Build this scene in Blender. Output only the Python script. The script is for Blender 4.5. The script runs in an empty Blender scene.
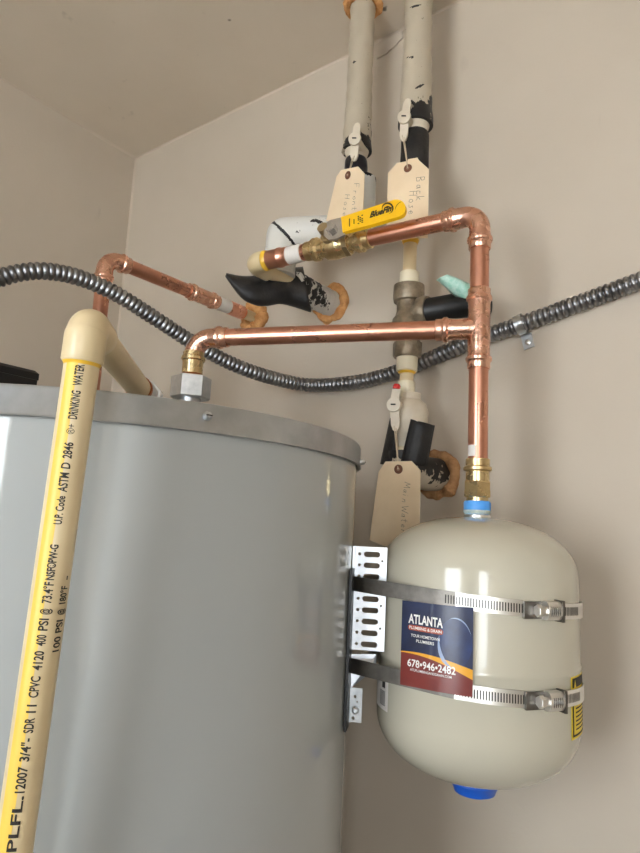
import bpy, bmesh, math, random
from mathutils import Vector, Matrix, noise
random.seed(7)
V = Vector
PI = math.pi
scene = bpy.context.scene
col = scene.collection

# ------------------------------------------------------------------ camera
FPX = 640.0                                  # focal length in pixels of the 640x853 frame
EYE = V((1.237, -0.85, 1.45))
YAW, PITCH, ROLL = math.radians(37.05), math.radians(9.21), math.radians(2.83)
fwd = V((-math.sin(YAW) * math.cos(PITCH), math.cos(YAW) * math.cos(PITCH), math.sin(PITCH)))
r0 = V((math.cos(YAW), math.sin(YAW), 0)); u0 = r0.cross(fwd)
rgt = r0 * math.cos(ROLL) + u0 * math.sin(ROLL)
upv = -r0 * math.sin(ROLL) + u0 * math.cos(ROLL)
cam_data = bpy.data.cameras.new('camera')
cam_data.sensor_fit = 'HORIZONTAL'; cam_data.sensor_width = 36; cam_data.lens = 36 * FPX / 640
cam_data.clip_start = 0.02
cam = bpy.data.objects.new('camera', cam_data); col.objects.link(cam)
M = Matrix((rgt, upv, -fwd)).transposed().to_4x4(); M.translation = EYE
cam.matrix_world = M
scene.camera = cam

# ------------------------------------------------------------------ light
world = bpy.data.worlds.new('overcast_daylight'); scene.world = world
world.use_nodes = True
bg = world.node_tree.nodes['Background']
bg.inputs[0].default_value = (0.88, 0.95, 1.0, 1); bg.inputs[1].default_value = 7.2
sun_data = bpy.data.lights.new('sun', 'SUN'); sun_data.energy = 27; sun_data.angle = math.radians(.6); sun_data.color = (.95, .97, 1.0)
sun = bpy.data.objects.new('sun', sun_data); col.objects.link(sun)
sun.rotation_euler = (math.radians(-28), math.radians(8), 0)   # high, from behind the building: lights the ground outside, not the room
FRONT_Y, RIGHT_X = -1.95, 2.30
OPENINGS = ((0.58, 1.15), (1.80, 2.24))      # two daylight openings in the front wall: x0, x1
OPEN_Z = (0.95, 2.0)
for x0_, x1_ in OPENINGS:
    pl = bpy.data.lights.new('window_portal', 'AREA'); pl.shape = 'RECTANGLE'
    pl.size = x1_ - x0_; pl.size_y = OPEN_Z[1] - OPEN_Z[0]; pl.cycles.is_portal = True
    po = bpy.data.objects.new('window_portal', pl); col.objects.link(po)
    po.location = ((x0_ + x1_) / 2, FRONT_Y - 0.05, sum(OPEN_Z) / 2)
    po.rotation_euler = (PI / 2, 0, 0)
vs = scene.view_settings
vs.view_transform = 'Standard'; vs.look = 'None'; vs.gamma = 1; vs.use_curve_mapping = False
vs.exposure = 0.6

# ------------------------------------------------------------------ pixel helpers
def ray(x, y): return fwd + rgt * ((x - 320) / FPX) - upv * ((y - 426.5) / FPX)
def on_y(x, y, Y): d = ray(x, y); return EYE + d * ((Y - EYE.y) / d.y)
def on_z(x, y, Z): d = ray(x, y); return EYE + d * ((Z - EYE.z) / d.z)
def dep(x, y, z): return EYE + ray(x, y) * z
def on_plane(x, y, p, n): d = ray(x, y); return EYE + d * ((p - EYE).dot(n) / d.dot(n))
def proj(P):
    v = P - EYE; z = v.dot(fwd)
    return V((320 + FPX * v.dot(rgt) / z, 426.5 - FPX * v.dot(upv) / z, z))
def along(a, b, x=None, y=None):
    """point on the line a-b whose picture column (or row) is x (or y)"""
    lo, hi = -1.0, 2.0
    k, t = (0, x) if x is not None else (1, y)
    f = lambda s: proj(a.lerp(b, s))[k] - t
    flo = f(lo)
    for _ in range(60):
        m = (lo + hi) / 2
        if (f(m) > 0) == (flo > 0): lo = m
        else: hi = m
    return a.lerp(b, (lo + hi) / 2)

# ------------------------------------------------------------------ materials
def srgb(r, g, b):
    f = lambda c: (c / 255 / 12.92) if c / 255 <= .04045 else ((c / 255 + .055) / 1.055) ** 2.4
    return (f(r), f(g), f(b), 1)
def mat(name, c, rough=.5, metal=0, coat=0, spec=None):
    m = bpy.data.materials.new(name); m.use_nodes = True
    b = m.node_tree.nodes['Principled BSDF']
    b.inputs['Base Color'].default_value = c; b.inputs['Roughness'].default_value = rough
    b.inputs['Metallic'].default_value = metal; b.inputs['Coat Weight'].default_value = coat
    b.inputs['Coat Roughness'].default_value = .04
    if spec is not None: b.inputs['Specular IOR Level'].default_value = spec
    return m
def N(m, t): return m.node_tree.nodes.new(t)
def L(m, a, b): m.node_tree.links.new(a, b)
def bsdf(m): return m.node_tree.nodes['Principled BSDF']
def noise_node(m, scale, detail=3, rough=.5, coord='Object', stretch=None):
    tc = N(m, 'ShaderNodeTexCoord'); n = N(m, 'ShaderNodeTexNoise')
    n.inputs['Scale'].default_value = scale; n.inputs['Detail'].default_value = detail; n.inputs['Roughness'].default_value = rough
    if stretch:
        mp = N(m, 'ShaderNodeMapping'); mp.inputs['Scale'].default_value = stretch
        L(m, tc.outputs[coord], mp.inputs['Vector']); L(m, mp.outputs['Vector'], n.inputs['Vector'])
    else: L(m, tc.outputs[coord], n.inputs['Vector'])
    return n
def ramp(m, src, stops):
    r = N(m, 'ShaderNodeValToRGB'); cr = r.color_ramp
    while len(cr.elements) < len(stops): cr.elements.new(.5)
    for e, (p, c) in zip(cr.elements, stops): e.position = p; e.color = c
    L(m, src, r.inputs['Fac']); return r
def mix(m, fac, a, b, mode='MIX'):
    x = N(m, 'ShaderNodeMix'); x.data_type = 'RGBA'; x.blend_type = mode
    if isinstance(fac, (int, float)): x.inputs[0].default_value = fac
    else: L(m, fac, x.inputs[0])
    for i, s in ((6, a), (7, b)):
        if isinstance(s, tuple): x.inputs[i].default_value = s
        else: L(m, s, x.inputs[i])
    return x.outputs[2]
def bump(m, src, strength, dist):
    b = N(m, 'ShaderNodeBump'); b.inputs['Strength'].default_value = strength; b.inputs['Distance'].default_value = dist
    L(m, src, b.inputs['Height']); L(m, b.outputs['Normal'], bsdf(m).inputs['Normal']); return b
def mottled(name, c1, c2, scale, rough=.5, metal=0, coat=0, bmp=None, rr=None, stretch=None):
    m = mat(name, c1, rough, metal, coat)
    n = noise_node(m, scale, 4, .6, stretch=stretch)
    r = ramp(m, n.outputs['Fac'], [(.35, c1), (.65, c2)])
    L(m, r.outputs['Color'], bsdf(m).inputs['Base Color'])
    if rr:
        q = ramp(m, n.outputs['Fac'], [(.3, (rr[0],) * 3 + (1,)), (.7, (rr[1],) * 3 + (1,))])
        L(m, q.outputs['Color'], bsdf(m).inputs['Roughness'])
    if bmp:
        n2 = noise_node(m, bmp[0], 3); bump(m, n2.outputs['Fac'], bmp[1], bmp[2])
    return m

def wall_paint(name, c):
    m = mat(name, c, .62, spec=.3)
    big = noise_node(m, 2.2, 4, .6)
    r = ramp(m, big.outputs['Fac'], [(.3, (c[0] * .94, c[1] * .93, c[2] * .92, 1)), (.7, (c[0] * 1.05, c[1] * 1.05, c[2] * 1.06, 1))])
    sp = noise_node(m, 21, 1.5, .5)
    s = ramp(m, sp.outputs['Fac'], [(.795, (0, 0, 0, 1)), (.815, (.8, .8, .8, 1))])
    sc = noise_node(m, 9, 2, .6, stretch=(3.2, 3.2, .8))
    s2 = ramp(m, sc.outputs['Fac'], [(.70, (0, 0, 0, 1)), (.80, (.22, .22, .22, 1))])
    c1 = mix(m, s.outputs['Color'], r.outputs['Color'], srgb(70, 60, 50))
    c2 = mix(m, s2.outputs['Color'], c1, srgb(120, 106, 92))
    L(m, c2, bsdf(m).inputs['Base Color'])
    fine = noise_node(m, 160, 3, .6); bump(m, fine.outputs['Fac'], .12, .002)
    return m
M_wall = wall_paint('taupe_wall_paint', srgb(199, 187, 171))
M_ceil = wall_paint('taupe_ceiling_paint', srgb(213, 200, 182))
M_caulkline = mat('painted_caulk', srgb(202, 188, 171), .5)
M_floor = mottled('concrete', srgb(150, 146, 140), srgb(128, 124, 118), 6, .8)
M_ground = mottled('pale_concrete', srgb(208, 208, 206), srgb(194, 194, 192), 3, .9)
M_copper = mottled('copper', (.74, .37, .26, 1), (.67, .325, .225, 1), 26, .28, 1, rr=(.22, .38), stretch=(1, 1, 1))
M_copper_fit = mottled('copper_fitting', (.86, .52, .39, 1), (.78, .43, .31, 1), 60, .24, 1, rr=(.18, .34), bmp=(120, .15, .0015))
M_brass = mottled('brass', (.80, .64, .36, 1), (.64, .48, .25, 1), 50, .26, 1, rr=(.2, .36))
M_brassdull = mottled('dull_brass', (.62, .50, .30, 1), (.46, .36, .22, 1), 40, .42, 1)
M_bronze = mottled('weathered_bronze', srgb(156, 141, 120), srgb(112, 99, 80), 55, .38, .45, bmp=(150, .25, .002))
M_cpvc = mottled('cream_cpvc', srgb(224, 204, 165), srgb(214, 193, 152), 12, .32)
M_cpvc2 = mottled('pale_cpvc', srgb(236, 226, 200), srgb(226, 214, 186), 12, .38)
M_yellow = mat('yellow_stripe', srgb(238, 198, 84), .4)
M_primer = mat('yellow_solvent_cement', srgb(238, 190, 60), .3)
M_ink = mat('black_ink', srgb(38, 33, 28), .6)
M_pencil = mat('grey_pencil', srgb(126, 112, 100), .7)
M_conduit = mottled('galvanized_conduit', (.34, .34, .35, 1), (.22, .22, .23, 1), 30, .36, 1)
M_zinc = mottled('zinc_plate', (.72, .74, .76, 1), (.52, .55, .58, 1), 45, .36, 1)
M_zinc_brk = mottled('bright_zinc_bracket', (.82, .84, .88, 1), (.68, .71, .76, 1), 30, .42, .85)
M_rim = mottled('galvanized_rim', (.50, .52, .54, 1), (.38, .40, .42, 1), 22, .36, .9, bmp=(200, .1, .001))
M_steel = mat('stainless_steel', (.84, .82, .79, 1), .32, 1)
M_steeldk = mottled('dull_dark_steel', (.23, .21, .19, 1), (.15, .14, .125, 1), 60, .42, 1)  # darker, duller steel for the band tail and clamp fittings
M_chrome = mat('chrome', (.80, .81, .84, 1), .12, 1)
M_flange_shade = mat('gap_shade_flange', (.05, .05, .052, 1), .42, .9)  # zinc flange coloured near-black to stand for the shaded gap beside it
M_dark = mat('dark_slot', srgb(24, 22, 20), .6)
M_black = mottled('black_foam', srgb(24, 23, 24), srgb(38, 36, 36), 70, .55, bmp=(260, .3, .002))
M_blackpl = mat('black_plastic', srgb(14, 14, 15), .45)
M_tape = mottled('dark_blue_black_tape', srgb(26, 25, 36), srgb(36, 34, 42), 50, .3)
M_tag = mottled('manila_card', srgb(238, 215, 182), srgb(230, 205, 170), 18, .75)
M_eyelet = mat('brown_reinforcement', srgb(112, 72, 52), .7)
M_eyehole = mat('eyelet_centre', srgb(150, 118, 96), .7)
M_string = mat('cotton_string', srgb(196, 178, 152), .9)
M_foam = mottled('orange_spray_foam', srgb(222, 166, 106), srgb(192, 132, 76), 70, .8, bmp=(90, .8, .006))
M_foam_dirty = mottled('brown_spray_foam', srgb(196, 150, 104), srgb(150, 106, 68), 60, .85, bmp=(90, .8, .006))
M_whitepvc = mottled('white_painted_pvc', srgb(222, 210, 190), srgb(206, 192, 170), 25, .42)
M_white = mat('white_label', srgb(228, 222, 216), .5)
M_tank = mat('almond_enamel', srgb(197, 191, 173), .2, 0, .6)
M_blue = mat('blue_plastic', srgb(24, 92, 200), .35)
M_btape = mottled('blue_thread_tape', srgb(70, 150, 235), srgb(96, 172, 245), 40, .4)
M_ptfe = mottled('white_thread_tape', srgb(214, 218, 205), srgb(150, 180, 190), 120, .5)
M_rust = mat('rust_flux', srgb(150, 84, 34), .5, .4)
M_red = mat('red_tip', srgb(205, 40, 36), .4)
M_teal = mottled('teal_film', srgb(150, 205, 188), srgb(196, 226, 214), 180, .4)
M_handle = mat('yellow_vinyl', srgb(252, 196, 22), .3)
M_navy = mottled('navy_print', srgb(22, 28, 56), srgb(32, 44, 84), 22, .28)
M_maroon = mottled('maroon_print', srgb(112, 40, 36), srgb(128, 48, 40), 25, .28)
M_orange = mat('orange_print', srgb(236, 168, 44), .28)
M_banner = mat('rust_red_print', srgb(172, 76, 52), .28)
M_bluedisc = mottled('blue_print', srgb(25, 37, 76), srgb(36, 58, 114), 30, .28)
M_swoosh = mat('pale_blue_print', srgb(150, 168, 200), .28)
M_white_ink = mat('white_print', srgb(240, 238, 234), .3)
M_warn = mat('yellow_label', srgb(244, 214, 40), .4)
def heater_paint():
    m = mat('grey_enamel', srgb(166, 169, 168), .4, 0, 1.0, spec=.1)
    bsdf(m).inputs['Coat Roughness'].default_value = .02; bsdf(m).inputs['Coat IOR'].default_value = 1.6
    n = noise_node(m, 300, 2, .5); b = bump(m, n.outputs['Fac'], .008, .0004)
    L(m, b.outputs['Normal'], bsdf(m).inputs['Coat Normal'])
    return m
M_heater = heater_paint()
def peeling(name, paint):
    """white overpaint on black foam; the vertex attribute 'peel' says where it has flaked off"""
    m = mat(name, paint, .5)
    at = N(m, 'ShaderNodeAttribute'); at.attribute_name = 'peel'
    n = noise_node(m, 52, 4, .65); sp = noise_node(m, 190, 2, .6)
    a = N(m, 'ShaderNodeMath'); a.operation = 'ADD'; L(m, at.outputs['Fac'], a.inputs[0]); L(m, n.outputs['Fac'], a.inputs[1])
    r = ramp(m, a.outputs[0], [(.715, (0, 0, 0, 1)), (.735, (1, 1, 1, 1))])
    s = ramp(m, sp.outputs['Fac'], [(.70, (0, 0, 0, 1)), (.73, (.55, .55, .55, 1))])
    c1 = mix(m, s.outputs['Color'], paint, srgb(96, 90, 84))
    L(m, mix(m, r.outputs['Color'], c1, srgb(26, 24, 25)), bsdf(m).inputs['Base Color'])
    bump(m, n.outputs['Fac'], .25, .004)
    return m
M_peel = peeling('painted_foam', srgb(187, 175, 155))
M_peelw = peeling('white_painted_foam', srgb(214, 212, 206))

# ------------------------------------------------------------------ mesh helpers
class MB:
    def __init__(s): s.v, s.f, s.a = [], [], []
    def add(s, vs, fs, attr=None):
        o = len(s.v); s.v += [V(p) for p in vs]; s.f += [[i + o for i in f] for f in fs]
        s.a += attr if attr else [0.0] * len(vs); return s
    def box(s, lo, hi):
        x0, y0, z0 = lo; x1, y1, z1 = hi
        return s.add([(x0, y0, z0), (x1, y0, z0), (x1, y1, z0), (x0, y1, z0), (x0, y0, z1), (x1, y0, z1), (x1, y1, z1), (x0, y1, z1)],
                     [(3, 2, 1, 0), (4, 5, 6, 7), (0, 1, 5, 4), (1, 2, 6, 5), (2, 3, 7, 6), (3, 0, 4, 7)])
    def obox(s, c, ax, ay, az, hx, hy, hz):
        ps = []
        for k in (-1, 1):
            for i, j in ((-1, -1), (1, -1), (1, 1), (-1, 1)): ps.append(c + ax * (i * hx) + ay * (j * hy) + az * (k * hz))
        return s.add(ps, [(3, 2, 1, 0), (4, 5, 6, 7), (0, 1, 5, 4), (1, 2, 6, 5), (2, 3, 7, 6), (3, 0, 4, 7)])
    def prism(s, pts, off):
        """closed polygon pts swept by the vector off"""
        n = len(pts)
        return s.add(list(pts) + [p + off for p in pts], [list(range(n))[::-1], list(range(n, 2 * n))] + [(i, (i + 1) % n, n + (i + 1) % n, n + i) for i in range(n)])
    def sweep(s, path, prof, seg=28, caps=True, peel=None, twist=0.0, wob=0.0):
        """path: points; prof: [(arc length, radius)]; hollow-free surface of revolution along the path"""
        cum = [0.0]
        for i in range(1, len(path)): cum.append(cum[-1] + (path[i] - path[i - 1]).length)
        st = []
        for i, (a, r) in enumerate(prof):
            if i:
                pa, pr = prof[i - 1]
                for c in cum[1:-1]:
                    if pa + 1e-6 < c < a - 1e-6: st.append((c, pr + (r - pr) * (c - pa) / (a - pa)))
            st.append((a, r))
        def at(d):
            if d <= 0: return path[0] + (path[1] - path[0]).normalized() * d, (path[1] - path[0]).normalized()
            for i in range(1, len(path)):
                if d <= cum[i] + 1e-9 or i == len(path) - 1:
                    q = (path[i] - path[i - 1]); t = q.normalized(); l = q.length
                    p = path[i - 1] + t * (d - cum[i - 1])
                    k = (d - cum[i - 1]) / l
                    tp = (path[i - 1] - path[i - 2]).normalized() if i > 1 else t
                    tn = (path[i + 1] - path[i]).normalized() if i < len(path) - 1 else t
                    tt = ((t + tp).normalized() * (1 - k) + (t + tn).normalized() * k).normalized()
                    return p, tt
        vs, fs, at_ = [], [], []
        nrm = None
        for j, (d, r) in enumerate(st):
            p, t = at(d)
            if nrm is None:
                nrm = t.orthogonal().normalized() if abs(t.z) > .9 else t.cross(V((0, 0, 1))).normalized()
            nrm = (nrm - t * nrm.dot(t)).normalized(); b = t.cross(nrm)
            for k in range(seg):
                an = 2 * PI * (k + .5) / seg + twist
                dirv = nrm * math.cos(an) + b * math.sin(an)
                rr = r
                q = p + dirv * r
                if wob: q = p + dirv * (r * (1 + wob * noise.noise(q * 45)))
                vs.append(q); at_.append(peel(d, q, dirv) if peel else 0.0)
        for j in range(len(st) - 1):
            for k in range(seg):
                a = j * seg + k; b2 = j * seg + (k + 1) % seg
                fs.append((a, b2, b2 + seg, a + seg))
        if caps: fs.append(list(range(seg))[::-1]); fs.append(list(range((len(st) - 1) * seg, len(st) * seg)))
        return s.add(vs, fs, at_)
    def build(s, name, m, parent=None, smooth=True, angle=38, kind=None, label=None):
        me = bpy.data.meshes.new(name); me.from_pydata([tuple(p) for p in s.v], [], s.f); me.update()
        if any(s.a):
            at = me.attributes.new('peel', 'FLOAT', 'POINT'); at.data.foreach_set('value', s.a)
        bm = bmesh.new(); bm.from_mesh(me); bmesh.ops.recalc_face_normals(bm, faces=bm.faces[:])
        if smooth:
            for f in bm.faces: f.smooth = True
            for e in bm.edges:
                if len(e.link_faces) == 2 and e.calc_face_angle(0) > math.radians(angle): e.smooth = False
        bm.to_mesh(me); bm.free()
        me.materials.append(m)
        o = bpy.data.objects.new(name, me); col.objects.link(o)
        if parent: o.parent = parent; o.matrix_parent_inverse = Matrix.Translation(parent.location).inverted()
        if kind: o['kind'] = kind
        if label: o['label'] = label
        return o
def thing(name, label, cat, loc, group=None):
    o = bpy.data.objects.new(name, None); col.objects.link(o); o.location = loc; o.empty_display_size = .02
    o['label'] = label; o['category'] = cat
    if group: o['group'] = group
    return o
def tag(o, label, cat, group=None):
    o['label'] = label; o['category'] = cat
    if group: o['group'] = group
    return o
def struct(o): o['kind'] = 'structure'; return o
def rod(a, b, r, seg=24): return MB().sweep([a, b], [(0, r), ((b - a).length, r)], seg)
def pipe(a, b, r, m, parent, name='pipe', seg=28): return rod(a, b, r, seg).build(name, m, parent)
def arc_path(p0, c, p1, rad, n=10):
    """p0 -> corner c -> p1 with the corner rounded"""
    a = (p0 - c).normalized(); b = (p1 - c).normalized()
    th = math.acos(max(-1, min(1, a.dot(b)))); tl = rad / math.tan(th / 2)
    s, e = c + a * tl, c + b * tl
    ctr = c + (a + b).normalized() * (rad / math.sin(th / 2))
    u = (s - ctr); w = (e - ctr); om = math.acos(max(-1, min(1, u.normalized().dot(w.normalized()))))
    out = [p0]
    for i in range(n + 1):
        k = i / n; out.append(ctr + (u * math.sin((1 - k) * om) + w * math.sin(k * om)) / math.sin(om))
    out.append(p1); return out
def plen(p): return sum((p[i + 1] - p[i]).length for i in range(len(p) - 1))
def spline(pts, n=14):
    out = []
    P = [pts[0] * 2 - pts[1]] + pts + [pts[-1] * 2 - pts[-2]]
    for i in range(1, len(P) - 2):
        for j in range(n):
            t = j / n; a, b, c, d = P[i - 1], P[i], P[i + 1], P[i + 2]
            out.append(.5 * ((2 * b) + (c - a) * t + (2 * a - 5 * b + 4 * c - d) * t * t + (3 * b - a - 3 * c + d) * t ** 3))
    out.append(pts[-1]); return out
def text_tris(s, bold=0.0, shear=0.0):
    cu = bpy.data.curves.new('lettering_source', 'FONT'); cu.body = s; cu.offset = bold; cu.shear = shear; cu.resolution_u = 3
    o = bpy.data.objects.new('lettering_source', cu); col.objects.link(o)
    dg = bpy.context.evaluated_depsgraph_get(); me = o.evaluated_get(dg).to_mesh()
    bm = bmesh.new(); bm.from_mesh(me); bmesh.ops.triangulate(bm, faces=bm.faces[:])
    vs = [v.co.copy() for v in bm.verts]; bm.verts.index_update()
    fs = [[v.index for v in f.verts] for f in bm.faces]
    bm.free(); o.evaluated_get(dg).to_mesh_clear(); bpy.data.objects.remove(o); bpy.data.curves.remove(cu)
    return vs, fs
def fit_text(s, x0, x1, y0, h, bold=0.0, shear=0.0, sub=0):
    """flat triangles with the text stretched to x0..x1 and cap height h above y0"""
    vs, fs = text_tris(s, bold, shear)
    a = min(v.x for v in vs); b = max(v.x for v in vs); c = min(v.y for v in vs); d = max(v.y for v in vs)
    cap = .70 if d > .6 else d - c
    pts = [V((x0 + (v.x - a) / (b - a) * (x1 - x0), y0 + v.y / .70 * h, 0)) for v in vs]
    for _ in range(sub):
        nf, cache = [], {}
        def mid(i, j):
            k = (min(i, j), max(i, j))
            if k not in cache: pts.append((pts[i] + pts[j]) / 2); cache[k] = len(pts) - 1
            return cache[k]
        for i, j, k in fs:
            p, q, r = mid(i, j), mid(j, k), mid(k, i); nf += [[i, p, r], [p, j, q], [r, q, k], [p, q, r]]
        fs = nf
    return pts, fs
# handwriting: single-stroke letters in a 0..1 box
STROKES = {
    'F': [[(.1, 0), (.25, 1), (.75, 1.02)], [(.18, .52), (.6, .55)]], 'B': [[(.1, 0), (.25, 1), (.6, .95), (.6, .65), (.2, .52), (.6, .4), (.55, .05), (.1, 0)]],
    'M': [[(0, 0), (.2, 1), (.42, .3), (.7, 1), (.8, 0)]], 'W': [[(0, 1), (.15, 0), (.42, .7), (.6, 0), (.95, 1)]], 'H': [[(.1, 0), (.25, 1)], [(.55, 0), (.75, 1)], [(.18, .5), (.65, .52)]],
    'r': [[(.1, 0), (.2, .5)], [(.18, .3), (.35, .5), (.5, .48)]], 'o': [[(.4, .5), (.15, .35), (.15, .08), (.4, 0), (.55, .25), (.4, .5)]],
    'n': [[(.05, 0), (.15, .5)], [(.12, .3), (.35, .5), (.45, .4), (.45, 0)]], 't': [[(.35, .95), (.22, .1), (.4, 0)], [(.05, .58), (.55, .62)]],
    's': [[(.5, .48), (.25, .45), (.4, .25), (.35, .02), (.05, .03)]], 'e': [[(.1, .22), (.5, .3), (.35, .5), (.12, .3), (.2, .02), (.5, .1)]],
    'a': [[(.5, .48), (.2, .42), (.1, .1), (.35, .05), (.5, .48), (.5, 0)]], 'c': [[(.5, .42), (.25, .48), (.1, .15), (.3, 0), (.52, .1)]],
    'k': [[(.1, 0), (.28, 1)], [(.55, .5), (.17, .22), (.55, 0)]], 'i': [[(.2, .48), (.15, 0)], [(.24, .72), (.26, .78)]]}
def handwriting(word, origin, dx, dy, size, nrm, m, parent):
    mb = MB(); x = 0.0; w = size * .026
    for ch in word:
        if ch == ' ': x += .5; continue
        for st in STROKES[ch]:
            for (a, b) in zip(st[:-1], st[1:]):
                P = origin + dx * ((a[0] + x) * size) + dy * (a[1] * size) + nrm * .0004
                Q = origin + dx * ((b[0] + x) * size) + dy * (b[1] * size) + nrm * .0004
                d = (Q - P).normalized(); sd = d.cross(nrm).normalized() * w
                mb.add([P - sd, P + sd, Q + sd, Q - sd], [(0, 1, 2, 3)])
        x += .95 if ch in 'FBHMW' else .72
    return mb.build('handwriting', m, parent, smooth=False)

Z0 = EYE.z
CEIL = Z0 + .8625
# ================================================================== the setting
T = .1
struct(MB().box((-T, 0, 0), (RIGHT_X + T, T, CEIL + T)).build('wall_back', M_wall, smooth=False))
struct(MB().box((-T, FRONT_Y - T, 0), (0, 0, CEIL + T)).build('wall_left', M_wall, smooth=False))
struct(MB().box((RIGHT_X, FRONT_Y - T, 0), (RIGHT_X + T, 0, CEIL + T)).build('wall_right', M_wall, smooth=False))
mb = MB(); xs_ = [0] + [x for o_ in OPENINGS for x in o_] + [RIGHT_X]
for i in range(0, len(xs_), 2): mb.box((xs_[i], FRONT_Y - T, 0), (xs_[i + 1], FRONT_Y, CEIL))
for x0_, x1_ in OPENINGS: mb.box((x0_, FRONT_Y - T, 0), (x1_, FRONT_Y, OPEN_Z[0])); mb.box((x0_, FRONT_Y - T, OPEN_Z[1]), (x1_, FRONT_Y, CEIL))
struct(mb.build('wall_front', M_wall, smooth=False))
struct(MB().box((0, FRONT_Y, CEIL), (RIGHT_X, 0, CEIL + T)).build('ceiling', M_ceil, smooth=False))
struct(MB().box((-T, FRONT_Y - T, -.1), (RIGHT_X + T, T, 0)).build('floor', M_floor, smooth=False))
struct(MB().box((-8, FRONT_Y - 12, -.14), (10, FRONT_Y - T, -.02)).build('ground', M_ground, smooth=False))
def bead(a, b, o1, o2, name):
    mb = MB(); n = 60; vs = []
    for i in range(n + 1):
        p = a.lerp(b, i / n); k = .0032 * (1 + .35 * noise.noise(p * 14))
        vs += [p, p + o1 * k, p + (o1 + o2) * k * .42, p + o2 * k]
    fs = [(4 * i + j, 4 * i + (j + 1) % 4, 4 * i + 4 + (j + 1) % 4, 4 * i + 4 + j) for i in range(n) for j in range(4)]
    fs += [(3, 2, 1, 0), (4 * n, 4 * n + 1, 4 * n + 2, 4 * n + 3)]
    struct(mb.add(vs, fs).build(name, M_caulkline))
X, Y, Z = V((1, 0, 0)), V((0, 1, 0)), V((0, 0, 1))
bead(V((0, 0, CEIL)), V((RIGHT_X, 0, CEIL)), -Y, -Z, 'trim_1')
bead(V((0, 0, CEIL)), V((0, FRONT_Y, CEIL)), X, -Z, 'trim_2')
bead(V((0, 0, 0)), V((0, 0, CEIL)), X, -Y, 'trim_3')

# ================================================================== water heater
HC = V((.610, -.405, 0)); HR = .28; HT = Z0 + .0945          # axis, rim radius, top of rim
heater = thing('water_heater', 'tall light grey enamelled tank water heater with galvanized rim', 'water heater', (HC.x, HC.y, 0))
def lathe(c, prof, seg=64, caps=True):
    mb = MB(); vs = []; n = len(prof)
    for r, z in prof:
        for k in range(seg):
            a = 2 * PI * k / seg; vs.append((c.x + r * math.cos(a), c.y + r * math.sin(a), z))
    fs = [(j * seg + k, j * seg + (k + 1) % seg, (j + 1) * seg + (k + 1) % seg, (j + 1) * seg + k) for j in range(n - 1) for k in range(seg)]
    if caps: fs += [list(range(seg))[::-1], list(range((n - 1) * seg, n * seg))]
    return mb.add(vs, fs)
RB = HT - .0235
lathe(HC, [(HR - .02, .02), (HR - .005, .02), (HR - .0035, .03), (HR - .0035, RB + .004), (HR - .02, RB + .006)], 160).build('tank_jacket', M_heater, heater)
lathe(HC, [(HR - .05, 0), (HR - .02, 0), (HR - .02, .021), (HR - .05, .021)], 64).build('base_ring', M_rim, heater)
lathe(HC, [(HR - .002, RB), (HR, RB - .0008), (HR + .0012, RB), (HR, RB + .0018), (HR, HT - .003), (HR - .001, HT - .0008), (HR - .004, HT), (HR - .010, HT), (HR - .012, HT - .004), (.0, HT - .004)], 160, False).build('rim_lid', M_rim, heater)
def on_rim(px, py, R=None):
    d = ray(px, py); R = R or HR
    a = d.x ** 2 + d.y ** 2; e = EYE - HC; b = 2 * (d.x * e.x + d.y * e.y); c = e.x ** 2 + e.y ** 2 - R * R
    t = (-b - math.sqrt(max(0, b * b - 4 * a * c))) / (2 * a); return EYE + d * t
for px, py in ((207, 416), (360.5, 462)):
    p = on_rim(px, py); n = V((p.x - HC.x, p.y - HC.y, 0)).normalized()
    s_ = MB().sweep([p - n * .002, p + n * .006], [(0, .0036), (.003, .0036), (.0055, .003), (.0072, .0016), (.0073, .0005)], 18).build('screw', M_zinc, heater)
    sd = n.cross(Z)
    MB().obox(p + n * .0053, sd, Z, n, .0024, .0005, .0004).build('screw_slot', M_dark, s_, smooth=False)

# ================================================================== expansion tank
TC = V((.948, -.169, 0)); TR = .1047
tank = thing('expansion_tank', 'almond enamelled expansion tank with a blue bottom cap strapped beside the heater', 'tank', (TC.x, TC.y, Z0 - .3))
prof = []
zt, zs, zl, zb = Z0 + .0235, Z0 - .041, Z0 - .180, Z0 - .2455
ne = 2.25
for i in range(19):
    a = PI / 2 * i / 18
    prof.append((TR * math.sin(a) ** (2 / ne), zs + (zt - zs) * math.cos(a) ** (2 / ne)))
seam = Z0 - .124
prof += [(TR, seam + .004), (TR + .0011, seam + .002), (TR + .0011, seam - .002), (TR, seam - .004)]
for i in range(19):
    a = PI / 2 * i / 18
    prof.append((TR * math.cos(a) ** (2 / ne), zl + (zb - zl) * math.sin(a) ** (2 / ne)))
prof[0] = (0.0005, prof[0][1]); prof[-1] = (0.0005, prof[-1][1])
lathe(TC, prof, 128).build('shell', M_tank, tank)
cap = lathe(TC, [(.014, zb + .004), (.027, zb + .002), (.0272, zb - .004), (.0225, zb - .010), (.021, zb - .0145), (.016, zb - .0165), (.0005, zb - .017)], 40).build('valve_cap', M_blue, tank, label='blue plastic air valve cap')
lathe(TC, [(.0145, zt - .004), (.0145, zt + .0015), (.0125, zt + .003), (.0125, zt + .012)], 32).build('inlet_stem', M_steel, tank)
def cyl(u, v, r):                             # u: angle around the tank axis, v: height
    return V((TC.x + r * math.cos(u), TC.y + r * math.sin(u), v))
def hit(px, py, R):
    d = ray(px, py); e = EYE - TC
    a = d.x ** 2 + d.y ** 2; b = 2 * (d.x * e.x + d.y * e.y); c = e.x ** 2 + e.y ** 2 - R * R
    t = (-b - math.sqrt(max(0, b * b - 4 * a * c))) / (2 * a); p = EYE + d * t
    return math.atan2(p.y - TC.y, p.x - TC.x), p.z
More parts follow.
